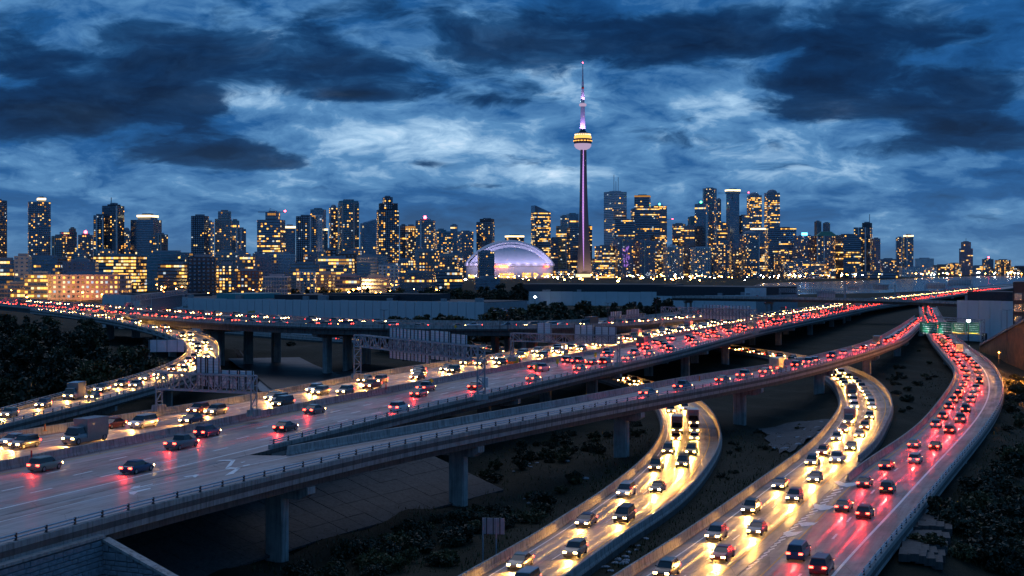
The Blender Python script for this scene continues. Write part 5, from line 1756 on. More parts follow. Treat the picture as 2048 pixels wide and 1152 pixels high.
def cap_shell(a, h, z0, name, x0=0.0, y0=0.0, n=96, mm=22, ycut=None):
    """spherical cap of base radius a and rise h"""
    Rs = (a * a + h * h) / (2 * h)
    prof = []
    for j in range(mm + 1):
        r = a * (1 - j / mm)
        prof.append((max(r, .01), math.sqrt(Rs * Rs - r * r) - (Rs - h)))
    mb = MB(); mb.lathe(prof, (x0, y0, z0), n, cap=False)
    if ycut is not None:
        mb.f = [f for f in mb.f if sum(mb.v[i][1] for i in f) / len(f) > ycut]; mb.mi = [0] * len(mb.f)
    return mb.build(name, MATS['dome_white'], root, smooth=True)


cap_shell(R0, zd(480) - zd(528), zd(528), 'roof_shell', ycut=-R0 * .38)
cap_shell(R0 * .84, zd(494) - zd(529), zd(527), 'front_shell', 5, -R0 * .17)
# arched lips of the sliding panels
for (ai, hi, yi, dep, nm) in ((R0 * .93, zd(485) - zd(528), -R0 * .42, 34, 'arch_panel'), (R0 * .86, zd(490) - zd(528), -R0 * .47, 20, 'arch_panel')):
    Rs = (ai * ai + hi * hi) / (2 * hi)
    mb = MB(); rings = []
    for i in range(49):
        x = -ai + 2 * ai * i / 48
        z = math.sqrt(Rs * Rs - x * x) - (Rs - hi)
        rings.append([(x + 4, yi, zd(528) + z), (x + 4, yi + dep, zd(528) + z + 1.0), (x * .8 + 4, yi + dep, zd(528) + z * .8 - 2), (x * .8 + 4, yi, zd(528) + z * .86 - 2)])
    mb.loft(rings); mb.build(nm, MATS['dome_white'], root)
emit('sign_red', (1.0, .08, .03), 6.0, sample=False); emit('sign_orange', (1.0, .35, .05), 6.0, sample=False)
for (a, b, m) in ((990, 1000, 'sign_red'), (1000, 1016, 'sign_orange'), (1086, 1098, 'sign_red')):
    x = ((a + b) / 2 - 1019) * kD
    yy = -math.sqrt(max(1, (R0 * 1.02) ** 2 - x * x)) - 1.5
    mb = MB(); mb.box((x, yy, zd(533)), ((b - a) * kD, 2, 5), math.atan2(-x, -yy) * -1); mb.build('sign_band', MATS[m], root)
for (a, b, y0, y1) in ((999, 1028, 545, 556), (1044, 1061, 544, 555), (1066, 1073, 544, 555), (938, 950, 549, 556), (1085, 1100, 545, 555)):
    n = max(2, int((b - a) / 3.5))
    for i in range(n):
        for q in (0, 1):
            px = a + (b - a) * (i + .5) / n
            x = (px - 1019) * kD
            yy = -math.sqrt(max(1, (R0 * .985) ** 2 - x * x))
            mb = MB(); mb.box((x, yy, zd(y0 + (y1 - y0) * (.28 + .45 * q))), ((b - a) / n * kD * .85, 1.5, 4.0)); mb.build('lit_window', WARM[(i + q) % 3], root)
# floodlights round the rim, aimed up the shell
for k in range(13):
    a = math.radians(-158 + 136 * k / 12)
    x, y = R0 * 1.10 * math.cos(a), R0 * 1.10 * math.sin(a)
    ld = bpy.data.lights.new('floodlight', 'SPOT')
    ld.energy = 9000.0 * random.uniform(.5, 1.4)
    ld.color = (.62, .52, 1.0)
    ld.spot_size = math.radians(110); ld.spot_blend = .8; ld.shadow_soft_size = 1.5
    lo = bpy.data.objects.new('floodlight', ld); col.objects.link(lo); lo.parent = root
    lo.location = (x, y, zd(529))
    dirv = Vector((-x * .8, -y * .8, 55)).normalized()
    lo.rotation_euler = dirv.to_track_quat('-Z', 'Y').to_euler()

for k in range(7):
    a = math.radians(-150 + 120 * k / 6)
    x, y = R0 * 1.75 * math.cos(a), R0 * 1.75 * math.sin(a)
    flood(root, (x, y, 26), (x * .25, y * .25, zd(500)), 1.25e5, (.66, .62, 1.0), 75)

# ------------------------------------------------------------------ street lamps
emit('lamp_amber', (1.0, .50, .12), 55, sample=False)
emit('lamp_orange', (1.0, .30, .04), 60, sample=False)
SHAFT = MB(); SHAFT.lathe([(.14, 0), (.08, 1)], n=6); SHAFT = SHAFT.mesh('pole', [MATS['post_dark']])
GLOBE = {}
for nm in ('lamp_amber', 'lamp_white', 'lamp_orange'):
    g = MB(); g.lathe([(0, -.5), (.6, -.3), (.75, 0), (.6, .35), (0, .5)], n=8); GLOBE[nm] = g.mesh('lamp_head', [MATS[nm]])


def street_lamp(x, y, h, nm, size, label, group):
    root = thing('street_lamp', label, 'street lamp', (x, y, -.3), 0, group)
    inst(SHAFT, 'pole', root, (0, 0, 0), (0, 0, 0), (1.5, 1.5, h))
    inst(GLOBE[nm], 'lamp_head', root, (0, 0, h), (0, 0, 0), (size, size, size))


for k in range(110):
    Yd = random.uniform(2450, 3420); px = random.uniform(880, 1560)
    street_lamp((px - CX) / F * Yd, Yd, random.uniform(6, 12), random.choice(('lamp_amber', 'lamp_amber', 'lamp_white', 'lamp_orange')), random.uniform(.9, 2.0), 'street lamp among the waterfront lights below downtown', 'lamps along the waterfront')
for k in range(60):
    px = random.uniform(1560, 2048); Yd = np.interp(px, [1560, 1750, 2048], [3250, 3320, 4300]) + random.uniform(0, 120)
    street_lamp((px - CX) / F * Yd, Yd, random.uniform(6, 14), random.choice(('lamp_amber', 'lamp_white', 'lamp_orange')), random.uniform(.9, 2.2), 'lamp on the far shore of the lake', 'lamps on the far shore')
for k in range(70):
    Yd = random.uniform(1250, 2100); px = random.uniform(0, 900)
    street_lamp((px - CX) / F * Yd, Yd, random.uniform(5, 10), random.choice(('lamp_amber', 'lamp_orange', 'lamp_orange')), random.uniform(.5, 1.1), 'street lamp between the low buildings of the city front', 'lamps in the city front')
for px, py, Yd, nm, sz, lab in ((54, 594, 1000, 'lamp_orange', 1.0, 'orange lamp on a pole above the wood'), (705, 580, 1250, 'lamp_orange', 1.8, 'big orange lamp at the bright street corner'), (718, 577, 1260, 'lamp_amber', 1.9, 'big amber lamp at the bright street corner'), (698, 584, 1240, 'lamp_amber', 1.3, 'smaller amber lamp at the bright street corner'),
                                (1236, 562, 2700, 'lamp_amber', 3.0, 'largest amber lamp near the mauve slab towers'), (165, 585, 1200, 'lamp_orange', 1.0, 'orange lamp before the long grey building'), (1070, 594, 1150, 'lamp_white', 1.2, 'white lamp before the distant pale warehouse'),
                                (1937, 642, 560, 'lamp_white', .9, 'glaring white floodlight above the green signs'), (1998, 705, 480, 'lamp_orange', .35, 'orange lamp by the lit street on the right')):
    p = PD(px, py, Yd)
    street_lamp(p[0], p[1], p[2] + .3, nm, sz, lab, None)
# real light where the photo shows lamps lighting walls and ground
for (px, py, Yd, pw, c_) in ((120, 592, 1330, 1e4, (1, .4, .1)), (160, 590, 1340, 1.2e4, (1, .35, .08)), (710, 574, 1330, 7e4, (1, .5, .15)), (40, 585, 1330, 5e4, (1, .55, .15)), (2030, 712, 430, 1.5e4, (1, .36, .06)), (1990, 700, 480, 6e3, (1, .36, .06)), (2046, 735, 400, 1.6e4, (1, .34, .05))):
    ld = bpy.data.lights.new('street_light', 'POINT'); ld.energy = pw; ld.color = c_; ld.shadow_soft_size = .8
    lo = bpy.data.objects.new('street_light', ld); col.objects.link(lo); lo.location = PD(px, py, Yd)

# ------------------------------------------------------------------ trees and shrubs
def crown_mesh(name, n, rx, rz, leaf, seed, m, clumps=26, base=0.0, conical=False):
    r = np.random.default_rng(seed)
    cs = []
    for _ in range(clumps):
        v = r.normal(size=3); v /= np.linalg.norm(v)
        rad = r.uniform(.35, 1.0) ** .6
        c = v * rad * np.array([rx, rx, rz]) * .8
        if conical:
            c[:2] *= max(.15, 1 - (c[2] + rz) / (2 * rz))
        cs.append((c, r.uniform(.22, .42) * rx))
    verts, faces = [], []
    for i in range(n):
        c, cr = cs[r.integers(len(cs))]
        v = r.normal(size=3); v /= np.linalg.norm(v)
        p = c + v * cr * r.uniform(.4, 1.1) * np.array([1, 1, .8])
        p[2] += rz + base
        if p[2] < base * .6: continue
        a = r.normal(size=3); a /= np.linalg.norm(a)
        b = np.cross(a, r.normal(size=3)); b /= np.linalg.norm(b)
        s = leaf * r.uniform(.6, 1.4)
        k = len(verts)
        verts += [tuple(p - a * s - b * s * .1), tuple(p + b * s * .55), tuple(p + a * s), tuple(p - b * s * .5)]
        faces.append((k, k + 1, k + 2, k + 3))
    me = bpy.data.meshes.new(name)
    me.from_pydata(verts, [], faces)
    me.materials.append(MATS[m])
    return me


def trunk_mesh(h, r, seed):
    rr = random.Random(seed)
    mb = MB()
    mb.lathe([(r, -.4), (r * .8, h * .3), (r * .5, h * .7), (r * .15, h)], n=7)
    for k in range(6):
        a = rr.uniform(0, 6.28); z = h * rr.uniform(.3, .7); L = h * rr.uniform(.2, .4)
        mb.bar((0, 0, z), (math.cos(a) * L, math.sin(a) * L, z + L * .8), r * .5, n=5)
    return mb.mesh('trunk', [MATS['bark']])


TREES = []
for k in range(5):
    rx, rz = (3.4, 4.2, 3.0, 4.6, 2.4)[k], (4.0, 3.8, 4.8, 4.4, 4.6)[k]
    TREES.append((crown_mesh('crown', 2600, rx, rz, .42, 40 + k, 'leaf_autumn' if k == 3 else 'leaf_dark', base=1.6, conical=(k == 4)), trunk_mesh(rz * 1.7, .28, k)))
SHRUBS = []
for k in range(4):
    SHRUBS.append((crown_mesh('foliage', 1500, 1.5, .95, .17, 70 + k, 'leaf_autumn' if k == 2 else 'leaf_dark', 18, .0), trunk_mesh(1.2, .06, 20 + k)))


def tree(x, y, z, s, label, group, name='tree', k=None):
    k = random.randrange(5) if k is None else k
    root = thing(name, label, 'tree', (x, y, z), random.uniform(0, 6.28), group)
    root.scale = (s * random.uniform(.9, 1.15), s * random.uniform(.9, 1.15), s)
    inst(TREES[k][0], 'crown', root); inst(TREES[k][1], 'trunk', root)


def shrub(x, y, z, s, label, group):
    k = random.randrange(4)
    root = thing('shrub', label, 'shrub', (x, y, z - .15), random.uniform(0, 6.28), group)
    root.scale = (s * random.uniform(.8, 1.3), s * random.uniform(.8, 1.3), s * random.uniform(.7, 1.15))
    inst(SHRUBS[k][0], 'foliage', root); inst(SHRUBS[k][1], 'stem', root)


ROADC = [(RD[k].C[::2, :2], RD[k].W[::2]) for k in RD]


def clear_of_roads(x, y, margin, keys=None):
    for C, W in ROADC:
        d = np.hypot(C[:, 0] - x, C[:, 1] - y)
        j = d.argmin()
        if d[j] < W[j] / 2 + margin:
            return False
    return True


def sight_ok(x, y, ztop, limit):
    """keep the tree top below a photo row so it does not hide what the photo shows"""
    return HY + F * (H - ztop) / y >= limit


# wood on the left, behind the curved ramp
cnt = 0
while cnt < 105:
    y = random.uniform(290, 640); px = random.uniform(-60, 330)
    x = (px - CX) / F * y
    if not clear_of_roads(x, y, 4): continue
    d = np.hypot(f_.C[:, 0] - x, f_.C[:, 1] - y); j = d.argmin()
    if (x - f_.C[j, 0]) * f_.N[j, 0] + (y - f_.C[j, 1]) * f_.N[j, 1] < 4: continue      # only the wooded side
    z = tz(x, y); s = random.uniform(.75, 1.35)
    lim = 612 if px < 110 else 640 if px < 200 else 668
    k = random.randrange(5)
    if not sight_ok(x, y, z + 9.4 * s, lim): continue
    tree(x, y, z, s, 'dark leafy tree in the wood beside the curved ramp', 'trees of the left wood', k=k)
    cnt += 1
# row of trees behind the overpass, tops reaching the rows seen in the photograph
ROWTOP = [(740, 632), (790, 628), (850, 612), (900, 622), (930, 634), (960, 622), (1000, 606), (1060, 604), (1120, 598), (1180, 602), (1230, 604), (1280, 596), (1330, 590), (1350, 600)]
cnt = 0
while cnt < 120:
    px = random.uniform(745, 1348); y = random.uniform(540, 630) if px < 985 else random.uniform(560, 860)
    x = (px - CX) / F * y
    if not clear_of_roads(x, y, 4): continue
    row = np.interp(px, [q[0] for q in ROWTOP], [q[1] for q in ROWTOP]) + random.uniform(0, 22)
    z = tz(x, y)
    hgt_ = H - (row - HY) / F * y - z
    if not 3.5 < hgt_ < 20: continue
    tree(x, y, z, hgt_ / 10.2, 'dark tree in the row behind the overpass', 'trees behind the overpass'); cnt += 1
for k in range(46):
    px = random.uniform(840, 1045); y = random.uniform(950, 1150)
    tree((px - CX) / F * y, y, -.3, random.uniform(1.1, 1.9), 'tall dark tree in the grove below the dome', 'grove below the dome')
for k in range(60):
    px = random.choice((random.uniform(270, 480), random.uniform(560, 900))); y = random.uniform(1150, 1360)
    tree((px - CX) / F * y, y, -.3, random.uniform(.8, 1.3), 'small dark tree in the line before the city front', 'tree line before the city front')
# shrubs on the banks
def scatter(n, poly, z, smin, smax, label, group, margin=2.0):
    poly = np.array(poly, float); c = 0; tries = 0
    while c < n and tries < n * 60:
        tries += 1
        px = random.uniform(poly[:, 0].min(), poly[:, 0].max()); py = random.uniform(poly[:, 1].min(), poly[:, 1].max())
        inside = False
        for (x1, y1), (x2, y2) in zip(poly, np.roll(poly, -1, 0)):
            if (y1 > py) != (y2 > py) and px < (x2 - x1) * (py - y1) / (y2 - y1) + x1: inside = not inside
        if not inside: continue
        p = P(px, py, z)
        if not clear_of_roads(p[0], p[1], margin): continue
        shrub(p[0], p[1], tz(p[0], p[1]), random.uniform(smin, smax), label, group); c += 1


scatter(110, [(390, 1152), (560, 1085), (700, 1040), (900, 985), (1010, 930), (1060, 900), (1200, 905), (1180, 960), (1080, 1040), (960, 1100), (880, 1152)], -1.3, .6, 1.25, 'dark shrub on the bank between the slope and the nearest ramp', 'shrubs on the near bank')
scatter(40, [(1000, 880), (1100, 860), (1290, 850), (1300, 890), (1240, 950), (1100, 940)], -1.3, .5, 1.1, 'dark shrub beyond the column pier', 'shrubs beyond the pier', 2.5)
scatter(24, [(1450, 840), (1530, 830), (1640, 830), (1560, 900), (1440, 980), (1340, 1060), (1230, 1140), (1190, 1140), (1400, 980)], -1.3, .25, .6, 'low weed on the strip between the golden ramps', 'weeds between the golden ramps', 1.0)
scatter(60, [(1850, 1152), (1960, 1000), (2048, 880), (2060, 1152)], -4.6, .9, 1.9, 'dark bush below the outside of the red-lit ramp', 'bushes below the right-hand ramp', 2.0)
scatter(16, [(2010, 760), (2048, 745), (2060, 880), (2000, 900)], -4.6, .9, 1.6, 'dark bush on the outside of the bend', 'bushes outside the bend', 2.0)
scatter(20, [(1760, 700), (1860, 690), (1890, 740), (1840, 820), (1800, 850)], -1.3, .5, 1.1, 'shrub on the island between the exit ramp and the red-lit ramp', 'shrubs on the island', 2.0)
scatter(12, [(90, 860), (160, 830), (180, 836), (160, 862)], 4, .8, 1.4, 'shrub between the curved ramp and the expressway', 'shrubs by the curved ramp', .2)
for k in range(20):
    px, py = random.uniform(470, 1150), random.uniform(690, 735)
    p = P(px, py, -1.3)
    if clear_of_roads(p[0], p[1], 3) and seg_dist(np.array([p[0]]), np.array([p[1]]), RIVER)[0] > 18:
        shrub(p[0], p[1], tz(p[0], p[1]), random.uniform(.8, 1.8), 'shrub on the river flats below the overpass', 'shrubs on the river flats')
# rubble and rocks
ROCKS = []
for k in range(4):
    r_k = random.Random(100 + k); mb = MB()
    rings = []
    for i, (rad, z) in enumerate(((.75, -.2), (1.0, .15), (.8, .5), (.35, .72))):
        rings.append([(rad * r_k.uniform(.75, 1.2) * math.cos(a * math.pi / 4), rad * r_k.uniform(.75, 1.2) * math.sin(a * math.pi / 4), z + r_k.uniform(-.08, .08)) for a in range(8)])
    mb.loft(rings); ROCKS.append(mb.mesh('rock', [MATS['stone']]))


def rocks(n, poly, z, smin, smax, label, group):
    for k in range(n):
        u, v = random.random(), random.random()
        a = np.array(poly, float)
        px, py = (a[0] * (1 - u) + a[1] * u) * (1 - v) + (a[3] * (1 - u) + a[2] * u) * v
        p = P(px, py, z)
        if not clear_of_roads(p[0], p[1], .9): continue
        s = random.uniform(smin, smax)
        o = inst(random.choice(ROCKS), 'rock', None, (p[0], p[1], tz(p[0], p[1]) + .05), (0, 0, random.uniform(0, 6.28)), (s * random.uniform(.8, 1.5), s, s * random.uniform(.5, .9)))
        tag(o, label, 'rock', group)


rocks(46, [(1185, 1130), (1330, 1010), (1350, 1030), (1230, 1150)], -.9, .15, .5, 'pale rubble rock in the gutter between the golden ramps', 'rubble between the golden ramps')
rocks(40, [(1520, 850), (1650, 845), (1640, 880), (1560, 915)], -.9, .2, .7, 'rock lying on the concrete wash', 'rocks on the wash')
rocks(30, [(480, 705), (720, 738), (715, 752), (500, 730)], -1.3, .3, 1.0, 'boulder along the river bank', 'boulders on the river bank')
rocks(24, [(1000, 940), (1120, 900), (1180, 960), (1060, 1010)], -1.2, .2, .5, 'grey rock on the bank among the shrubs', 'rocks among the shrubs')

# dry grass on the near banks
mb = MB()
rg_ = random.Random(9)
poly = [(400, 1160), (1000, 930), (1300, 860), (1330, 900), (960, 1160)]
n = 0
while n < 16000:
    if n % 3 == 0: px, py, z0 = rg_.uniform(1180, 1640), rg_.uniform(860, 1152), -1.0
    elif n % 3 == 1: px, py, z0 = rg_.uniform(500, 1320), rg_.uniform(860, 1152), -1.3
    else: px, py, z0 = rg_.uniform(1840, 2060), rg_.uniform(760, 1152), -4.6
    n += 1
    p = P(px, py, z0)
    a = rg_.uniform(0, 6.28); h = rg_.uniform(.25, .7); w = rg_.uniform(.05, .14)
    mb.v.extend([(p[0] - w * math.cos(a), p[1] - w * math.sin(a), 0), (p[0] + w * math.cos(a), p[1] + w * math.sin(a), 0), (p[0] + rg_.uniform(-.25, .25), p[1] + rg_.uniform(-.25, .25), h)])
    mb.f.append((len(mb.v) - 3, len(mb.v) - 2, len(mb.v) - 1)); mb.mi.append(0)
vx = np.array(mb.v)
zt_ = terrain(vx[:, 0], vx[:, 1])
ok = np.ones(len(vx), bool)
for key in ('gold', 'loop', 'red', 'exit'):
    d, s_, lv, w_ = near_road(vx[:, 0], vx[:, 1], RD[key])
    if key != 'exit': ok &= d > w_ / 2 + .8
vx[:, 2] += zt_ - .03
keep = ok.reshape(-1, 3).all(1)
mb.v = [tuple(q) for q in vx]; mb.f = [f for f, k in zip(mb.f, keep) if k]; mb.mi = [0] * len(mb.f)
mb.build('grass', MATS['leaf_autumn'], label='sparse dry grass on the banks between the ramps', cat='grass', kind='stuff')

# ------------------------------------------------------------------ traffic: vehicles with their lamps on
def vehicle_meshes(kind):
    """returns dict of part meshes, length along +y (front)"""
    if kind == 'sedan':   L, Wd, hood, roof, c0, c1, r0, r1 = 4.6, 1.80, .92, 1.45, -1.75, 1.05, -1.05, .25
    elif kind == 'hatchback': L, Wd, hood, roof, c0, c1, r0, r1 = 4.4, 1.84, 1.02, 1.66, -2.0, 1.0, -1.75, .35
    elif kind == 'minivan': L, Wd, hood, roof, c0, c1, r0, r1 = 5.0, 1.95, 1.12, 1.88, -2.4, 1.55, -2.2, .75
    elif kind == 'pickup_truck': L, Wd, hood, roof, c0, c1, r0, r1 = 5.5, 1.98, 1.12, 1.82, -.75, 1.35, -.6, .55
    else: L, Wd, hood, roof, c0, c1, r0, r1 = 7.4, 2.2, 1.35, 2.3, 1.2, 3.1, 1.25, 2.6
    hw = Wd / 2
    bm = MB()
    st = [(-L / 2, .38, hood * .80, .86), (-L / 2 + .12, .24, hood * .97, .95), (-L / 2 + .9, .2, hood * 1.03, 1), (0, .2, hood * 1.03, 1), (L / 2 - 1.1, .2, hood, 1), (L / 2 - .25, .24, hood * .86, .94), (L / 2, .36, hood * .68, .82)]
    rings = []
    for y, zb, zt, k in st:
        w = hw * k
        rings.append([(-w * .94, y, zb), (w * .94, y, zb), (w, y, zb + (zt - zb) * .35), (w * .98, y, zb + (zt - zb) * .8), (w * .88, y, zt), (-w * .88, y, zt), (-w * .98, y, zb + (zt - zb) * .8), (-w, y, zb + (zt - zb) * .35)])
    bm.loft(rings)
    wr = hw * .74
    bm.loft([[(-wr, r0 - .06, roof - .1), (wr, r0 - .06, roof - .1), (wr, r1 + .06, roof - .1), (-wr, r1 + .06, roof - .1)], [(-wr * .92, r0, roof), (wr * .92, r0, roof), (wr * .92, r1, roof), (-wr * .92, r1, roof)]])
    if kind == 'box_truck':
        bm.box((0, -1.35, 2.0), (2.3, 4.6, 2.5))
    for s in (-1, 1):           # door mirrors
        bm.box((s * (hw + .06), c1 - .35, hood + .1), (.18, .14, .12))
    gm = MB()
    zb = hood * 1.0
    gm.loft([[(-hw * .9, c0, zb), (hw * .9, c0, zb), (hw * .9, c1, zb), (-hw * .9, c1, zb)], [(-wr, r0, roof - .09), (wr, r0, roof - .09), (wr, r1, roof - .09), (-wr, r1, roof - .09)]])
    wm = MB()
    R = .34 if kind != 'box_truck' else .46
    n = 12
    for x0, x1, r_, m in ((-.11, .11, R, 0), (-.115, .115, R * .6, 1)):
        wm.loft([[(x, r_ * math.cos(2 * math.pi * k / n), r_ * math.sin(2 * math.pi * k / n)) for k in range(n)] for x in (x0, x1)], m)
    hm = MB(); hm.loft([[(-.22, -.06, -.09), (.22, -.06, -.09), (.22, -.06, .09), (-.22, -.06, .09)], [(-.19, .04, -.075), (.19, .04, -.075), (.17, .02, .08), (-.17, .02, .08)]])
    tm = MB(); tm.box((0, 0, 0), (.42, .08, .2))
    wheels = [(s * (hw - .1), y, R) for s in (-1, 1) for y in (-L / 2 + .85, L / 2 - .9)]
    heads = [(s * (hw * .66), L / 2 - .03, hood * .66) for s in (-1, 1)]
    tails = [(s * (hw * .70), -L / 2 - .0, hood * .82) for s in (-1, 1)]
    # one-piece version for traffic too far away to show parts
    fm = MB()
    for src, off, m in [(bm, (0, 0, 0), 0), (gm, (0, 0, 0), 1)] + [(wm, w, 2) for w in wheels] + [(hm, h, 3) for h in heads] + [(tm, t, 4) for t in tails]:
        i0 = len(fm.v)
        fm.v += [(a + off[0], b + off[1], c + off[2]) for a, b, c in src.v]
        fm.f += [tuple(i0 + q for q in f) for f in src.f]; fm.mi += [m] * len(src.f)
    return dict(body=bm.mesh('body', [MATS['car_paint']]), window=gm.mesh('window', [MATS['car_glass']]), wheel=wm.mesh('wheel', [MATS['rubber'], MATS['rim']]),
                head=hm.mesh('headlight', [MATS['headlight']]), tail=tm.mesh('taillight', [MATS['taillight']]), wheels=wheels, heads=heads, tails=tails, L=L, hood=hood,
                far=fm.mesh('vehicle', [MATS['car_paint'], MATS['car_glass'], MATS['rubber'], MATS['headlight'], MATS['taillight']]))


VEH = {k: vehicle_meshes(k) for k in ('sedan', 'hatchback', 'minivan', 'pickup_truck', 'box_truck')}
for k, v in VEH.items():
    for m in ('body',):
        v[m].shade_smooth()
        v[m].set_sharp_from_angle(angle=math.radians(35))
COLS = [('white', (.70, .70, .70)), ('silver', (.42, .43, .45)), ('grey', (.16, .165, .18)), ('black', (.02, .02, .022)), ('dark blue', (.02, .045, .13)), ('red', (.30, .025, .02)), ('beige', (.36, .31, .24))]
def beam_light(name, color, energy, half, power, sig, lo, hi, spill, sidespill, h=.65):
    """vehicle lamp with a made-up beam pattern that lays even streaks along the lane: cut off at the horizon, stronger far out than close in, two cores"""
    L = bpy.data.lights.new(name, 'SPOT')
    L.energy = energy; L.color = color
    L.spot_size = math.radians(120); L.spot_blend = .4; L.shadow_soft_size = .1
    L.use_nodes = True
    t = NT(L.node_tree)
    tc = t.n('ShaderNodeTexCoord')
    s = t.n('ShaderNodeSeparateXYZ')
    t.l(tc.outputs['Normal'], s.inputs[0])
    x, y, z = s.outputs
    az = t.m('MAXIMUM', t.m('ABSOLUTE', z), .02)
    a = t.m('DIVIDE', t.m('MULTIPLY', y, -1.0), az)
    am = t.m('MAXIMUM', a, .009)
    xm = t.m('MULTIPLY', t.m('DIVIDE', t.m('DIVIDE', x, az), am), h)
    dx = t.m('DIVIDE', t.m('SUBTRACT', t.m('ABSOLUTE', xm), half), sig)
    g = t.m('EXPONENT', t.m('MULTIPLY', t.m('MULTIPLY', dx, dx), -1.0))
    wd = t.m('DIVIDE', xm, 2.3)
    g = t.m('ADD', g, t.m('MULTIPLY', t.m('EXPONENT', t.m('MULTIPLY', t.m('MULTIPLY', wd, wd), -1.0)), spill))
    I = t.m('POWER', t.m('DIVIDE', .03, am), power)
    cut = t.n('ShaderNodeMapRange')
    cut.inputs['From Min'].default_value = lo; cut.inputs['From Max'].default_value = hi
    t.l(a, cut.inputs['Value'])
    e = t.n('ShaderNodeEmission')
    # weak side spill that grazes the barriers
    up = t.n('ShaderNodeMapRange')
    up.inputs['From Min'].default_value = -.10; up.inputs['From Max'].default_value = -.02
    t.l(a, up.inputs['Value'])
    sb_ = t.m('DIVIDE', t.m('DIVIDE', x, az), .8)
    side = t.m('MULTIPLY', t.m('MULTIPLY', t.m('EXPONENT', t.m('MULTIPLY', t.m('MULTIPLY', sb_, sb_), -1.0)), up.outputs[0]), sidespill)
    t.l(t.m('ADD', t.m('MULTIPLY', t.m('MULTIPLY', g, I), cut.outputs[0]), side), e.inputs[1])
    o = t.n('ShaderNodeOutputLight')
    t.l(e.outputs[0], o.inputs[0])
    return L


BEAM = beam_light('headlight_beam', (1.0, .46, .085), 400000.0, .64, 2.6, .17, .009, .021, .035, .005)  # beam shaped so its lit streaks keep one width along the lane
REAR = beam_light('rear_streak_light', (1.0, .025, .02), 120000.0, .68, 2.3, .17, .012, .032, .05, .003)  # added red light behind the car, shaped into streaks on the road
KINDW = ['sedan'] * 9 + ['hatchback'] * 8 + ['minivan'] * 4 + ['pickup_truck'] * 3 + ['box_truck']


QUEUE = []


def vehicle(pos, heading, where, group, beam, far):
    kind = random.choice(KINDW)
    cn, cc = random.choice(COLS)
    if kind == 'box_truck': cn, cc = random.choice((('pale', (.30, .30, .31)), ('grey', (.14, .14, .15))))
    QUEUE.append((pos[1], kind, cn, cc, pos, heading, where, group, beam, far))


def place_vehicle(kind, cn, cc, pos, heading, where, group, beam, far):
    v = VEH[kind]
    lab = '%s %s %s' % (cn, kind.replace('_', ' '), where)
    rz = heading - math.pi / 2
    if far:
        o = inst(v['far'], kind, None, pos, (0, 0, rz)); o.color = (*cc, 1)
        tag(o, lab, 'truck' if kind == 'box_truck' else 'car', group + ', %s %s' % (cn, kind.replace('_', ' ')))
        root = o
    else:
        root = thing(kind, lab, 'truck' if kind == 'box_truck' else 'car', pos, rz, group + ', %s %s' % (cn, kind.replace('_', ' ')))
        o = inst(v['body'], 'body', root); o.color = (*cc, 1)
        inst(v['window'], 'window', root)
        for w in v['wheels']: inst(v['wheel'], 'wheel', root, w)
        for h in v['heads']: inst(v['head'], 'headlight', root, h)
        for t in v['tails']: inst(v['tail'], 'taillight', root, t)
    if beam:
        lo = bpy.data.objects.new(beam, BEAM if beam == 'headlight_beam' else REAR); col.objects.link(lo)
        lo.parent = root
        if beam == 'headlight_beam':
            lo.location = (0, v['L'] / 2 + .15, .65); lo.rotation_euler = (math.radians(90), 0, 0)
        else:
            lo.location = (0, -v['L'] / 2 - .15, .65); lo.rotation_euler = (math.radians(90), 0, math.radians(180))


def traffic(key, off, s0, s1, gap, toward, where, group, jitter=.45, beam=True, beam_y=800, far_y=430):
    rd = RD[key]
    g0 = gap(rd.at(s0)[0][1]) if callable(gap) else gap
    s = s0 + random.uniform(0, g0)
    while s < s1:
        c, t, n, w = rd.at(s)
        g = gap(c[1]) if callable(gap) else gap
        p = rd.off(s, (off(s) if callable(off) else off) + random.uniform(-.25, .25), .012)
        h = math.atan2(t[1], t[0]) + (math.pi if toward else 0)
        vehicle(tuple(p), h, where, group, ('headlight_beam' if toward else 'rear_streak_light') if c[1] < beam_y else None, c[1] > far_y)
        s += max(7.5, g * random.uniform(1 - jitter, 1 + jitter))


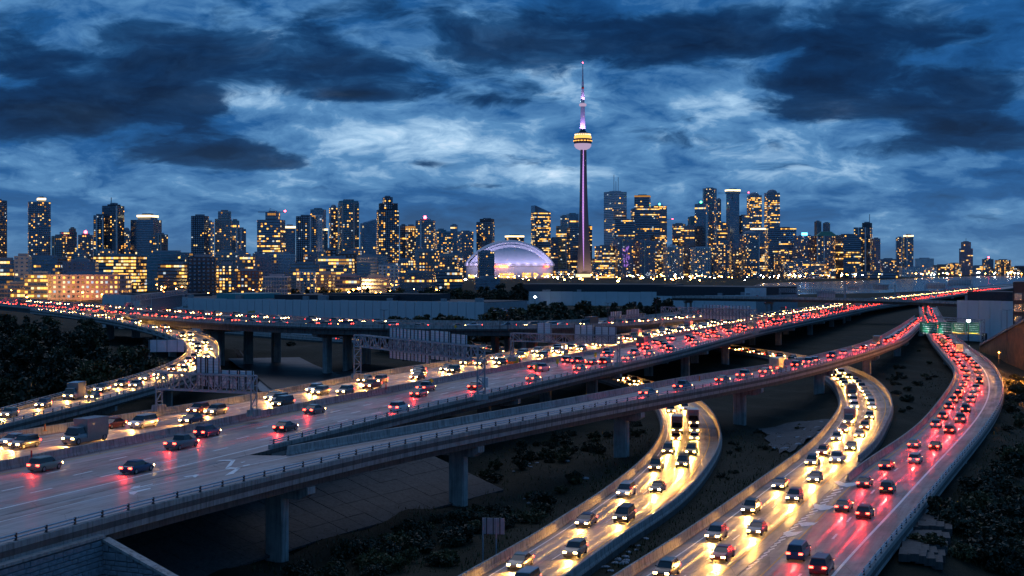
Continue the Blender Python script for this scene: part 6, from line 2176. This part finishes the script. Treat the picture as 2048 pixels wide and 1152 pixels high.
mr = RD['main']
open_gap = lambda y: 21 if y < 220 else 17 if y < 320 else 12
for q in (4.0, 7.7, 11.4):
    traffic('main', fromL(mr, q), 40, 700, (lambda y: 19 if y < 330 else 14), True, 'with headlights on coming down the expressway', 'oncoming expressway traffic')
    traffic('main', fromL(mr, q), 700, 1700, 19, True, 'with headlights on far along the expressway', 'far oncoming expressway traffic')
for q in (4.4, 8.1, 11.8, 15.5):
    traffic('main', fromR(mr, q), 75, 1150, (lambda y: 55 if y < 300 else 30 if y < 480 else 17), False, 'with red tail lights heading up the expressway', 'departing expressway traffic')
    if q < 13: traffic('main', fromR(mr, q), 1150, 1700, 24, False, 'with red tail lights far up the expressway', 'far departing expressway traffic')
for q in (3.7, 7.3):
    traffic('gold', fromL(RD['gold'], q), 2, RD['gold'].len, open_gap, True, 'with headlights on the golden-lit ramp next to the gore', 'traffic on the wide golden ramp', .3)
    traffic('loop', fromL(RD['loop'], q - .4), 2, 560, open_gap, True, 'with headlights on the ramp passing under the exit ramp', 'traffic on the ramp under the exit ramp', .3)
    traffic('red', fromL(RD['red'], q - .3), 30, RD['red'].len, (lambda y: 27 if y < 280 else 18), False, 'with tail lights on the red-lit ramp', 'traffic on the red-lit ramp', .35)
traffic('exit', fromR(RD['exit'], 4.3), 150, RD['exit'].len, (lambda y: 60 if y < 250 else 18), False, 'with tail lights on the narrow exit ramp', 'traffic on the exit ramp')
traffic('left', fromL(RD['left'], 3.5), 2, RD['left'].len, 14, True, 'with headlights on the curved ramp along the wood', 'traffic on the curved left ramp', .3)
traffic('left', fromL(RD['left'], 7.0), 60, RD['left'].len, 24, True, 'with headlights on the curved ramp along the wood', 'traffic on the curved left ramp', .3)
for q in (6.0, 10.0):
    traffic('cross', fromR(RD['cross'], q), 20, RD['cross'].len, 13, True, 'with headlights on the overpass behind the expressway', 'oncoming traffic on the overpass', beam_y=0)
for q in (5.0, 9.0):
    traffic('cross', fromL(RD['cross'], q), 20, RD['cross'].len * .62, 15, False, 'with tail lights on the overpass behind the expressway', 'departing traffic on the overpass')

# the nearest 290 of each kind are single vehicles; the specks beyond are one mass
QUEUE.sort(key=lambda q: q[0])
seen, rest = {}, MB()
for q in QUEUE:
    k = q[1]
    seen[k] = seen.get(k, 0) + 1
    if seen[k] <= 290:
        place_vehicle(*q[1:])
    else:
        me_ = VEH[k]['far']
        M = Matrix.Translation(q[4]) @ Matrix.Rotation(q[5] - math.pi / 2, 4, 'Z')
        i0 = len(rest.v)
        rest.v += [tuple(M @ v.co) for v in me_.vertices]
        for pl in me_.polygons:
            rest.f.append(tuple(i0 + a for a in pl.vertices)); rest.mi.append(pl.material_index)
if rest.f:
    o = rest.build('distant_traffic', [MATS['car_paint'], MATS['car_glass'], MATS['rubber'], MATS['headlight'], MATS['taillight']], label='mass of tiny distant vehicles where the expressway nears the lake', cat='traffic', kind='stuff')
    o.color = (.2, .2, .21, 1)
print('vehicles', seen)
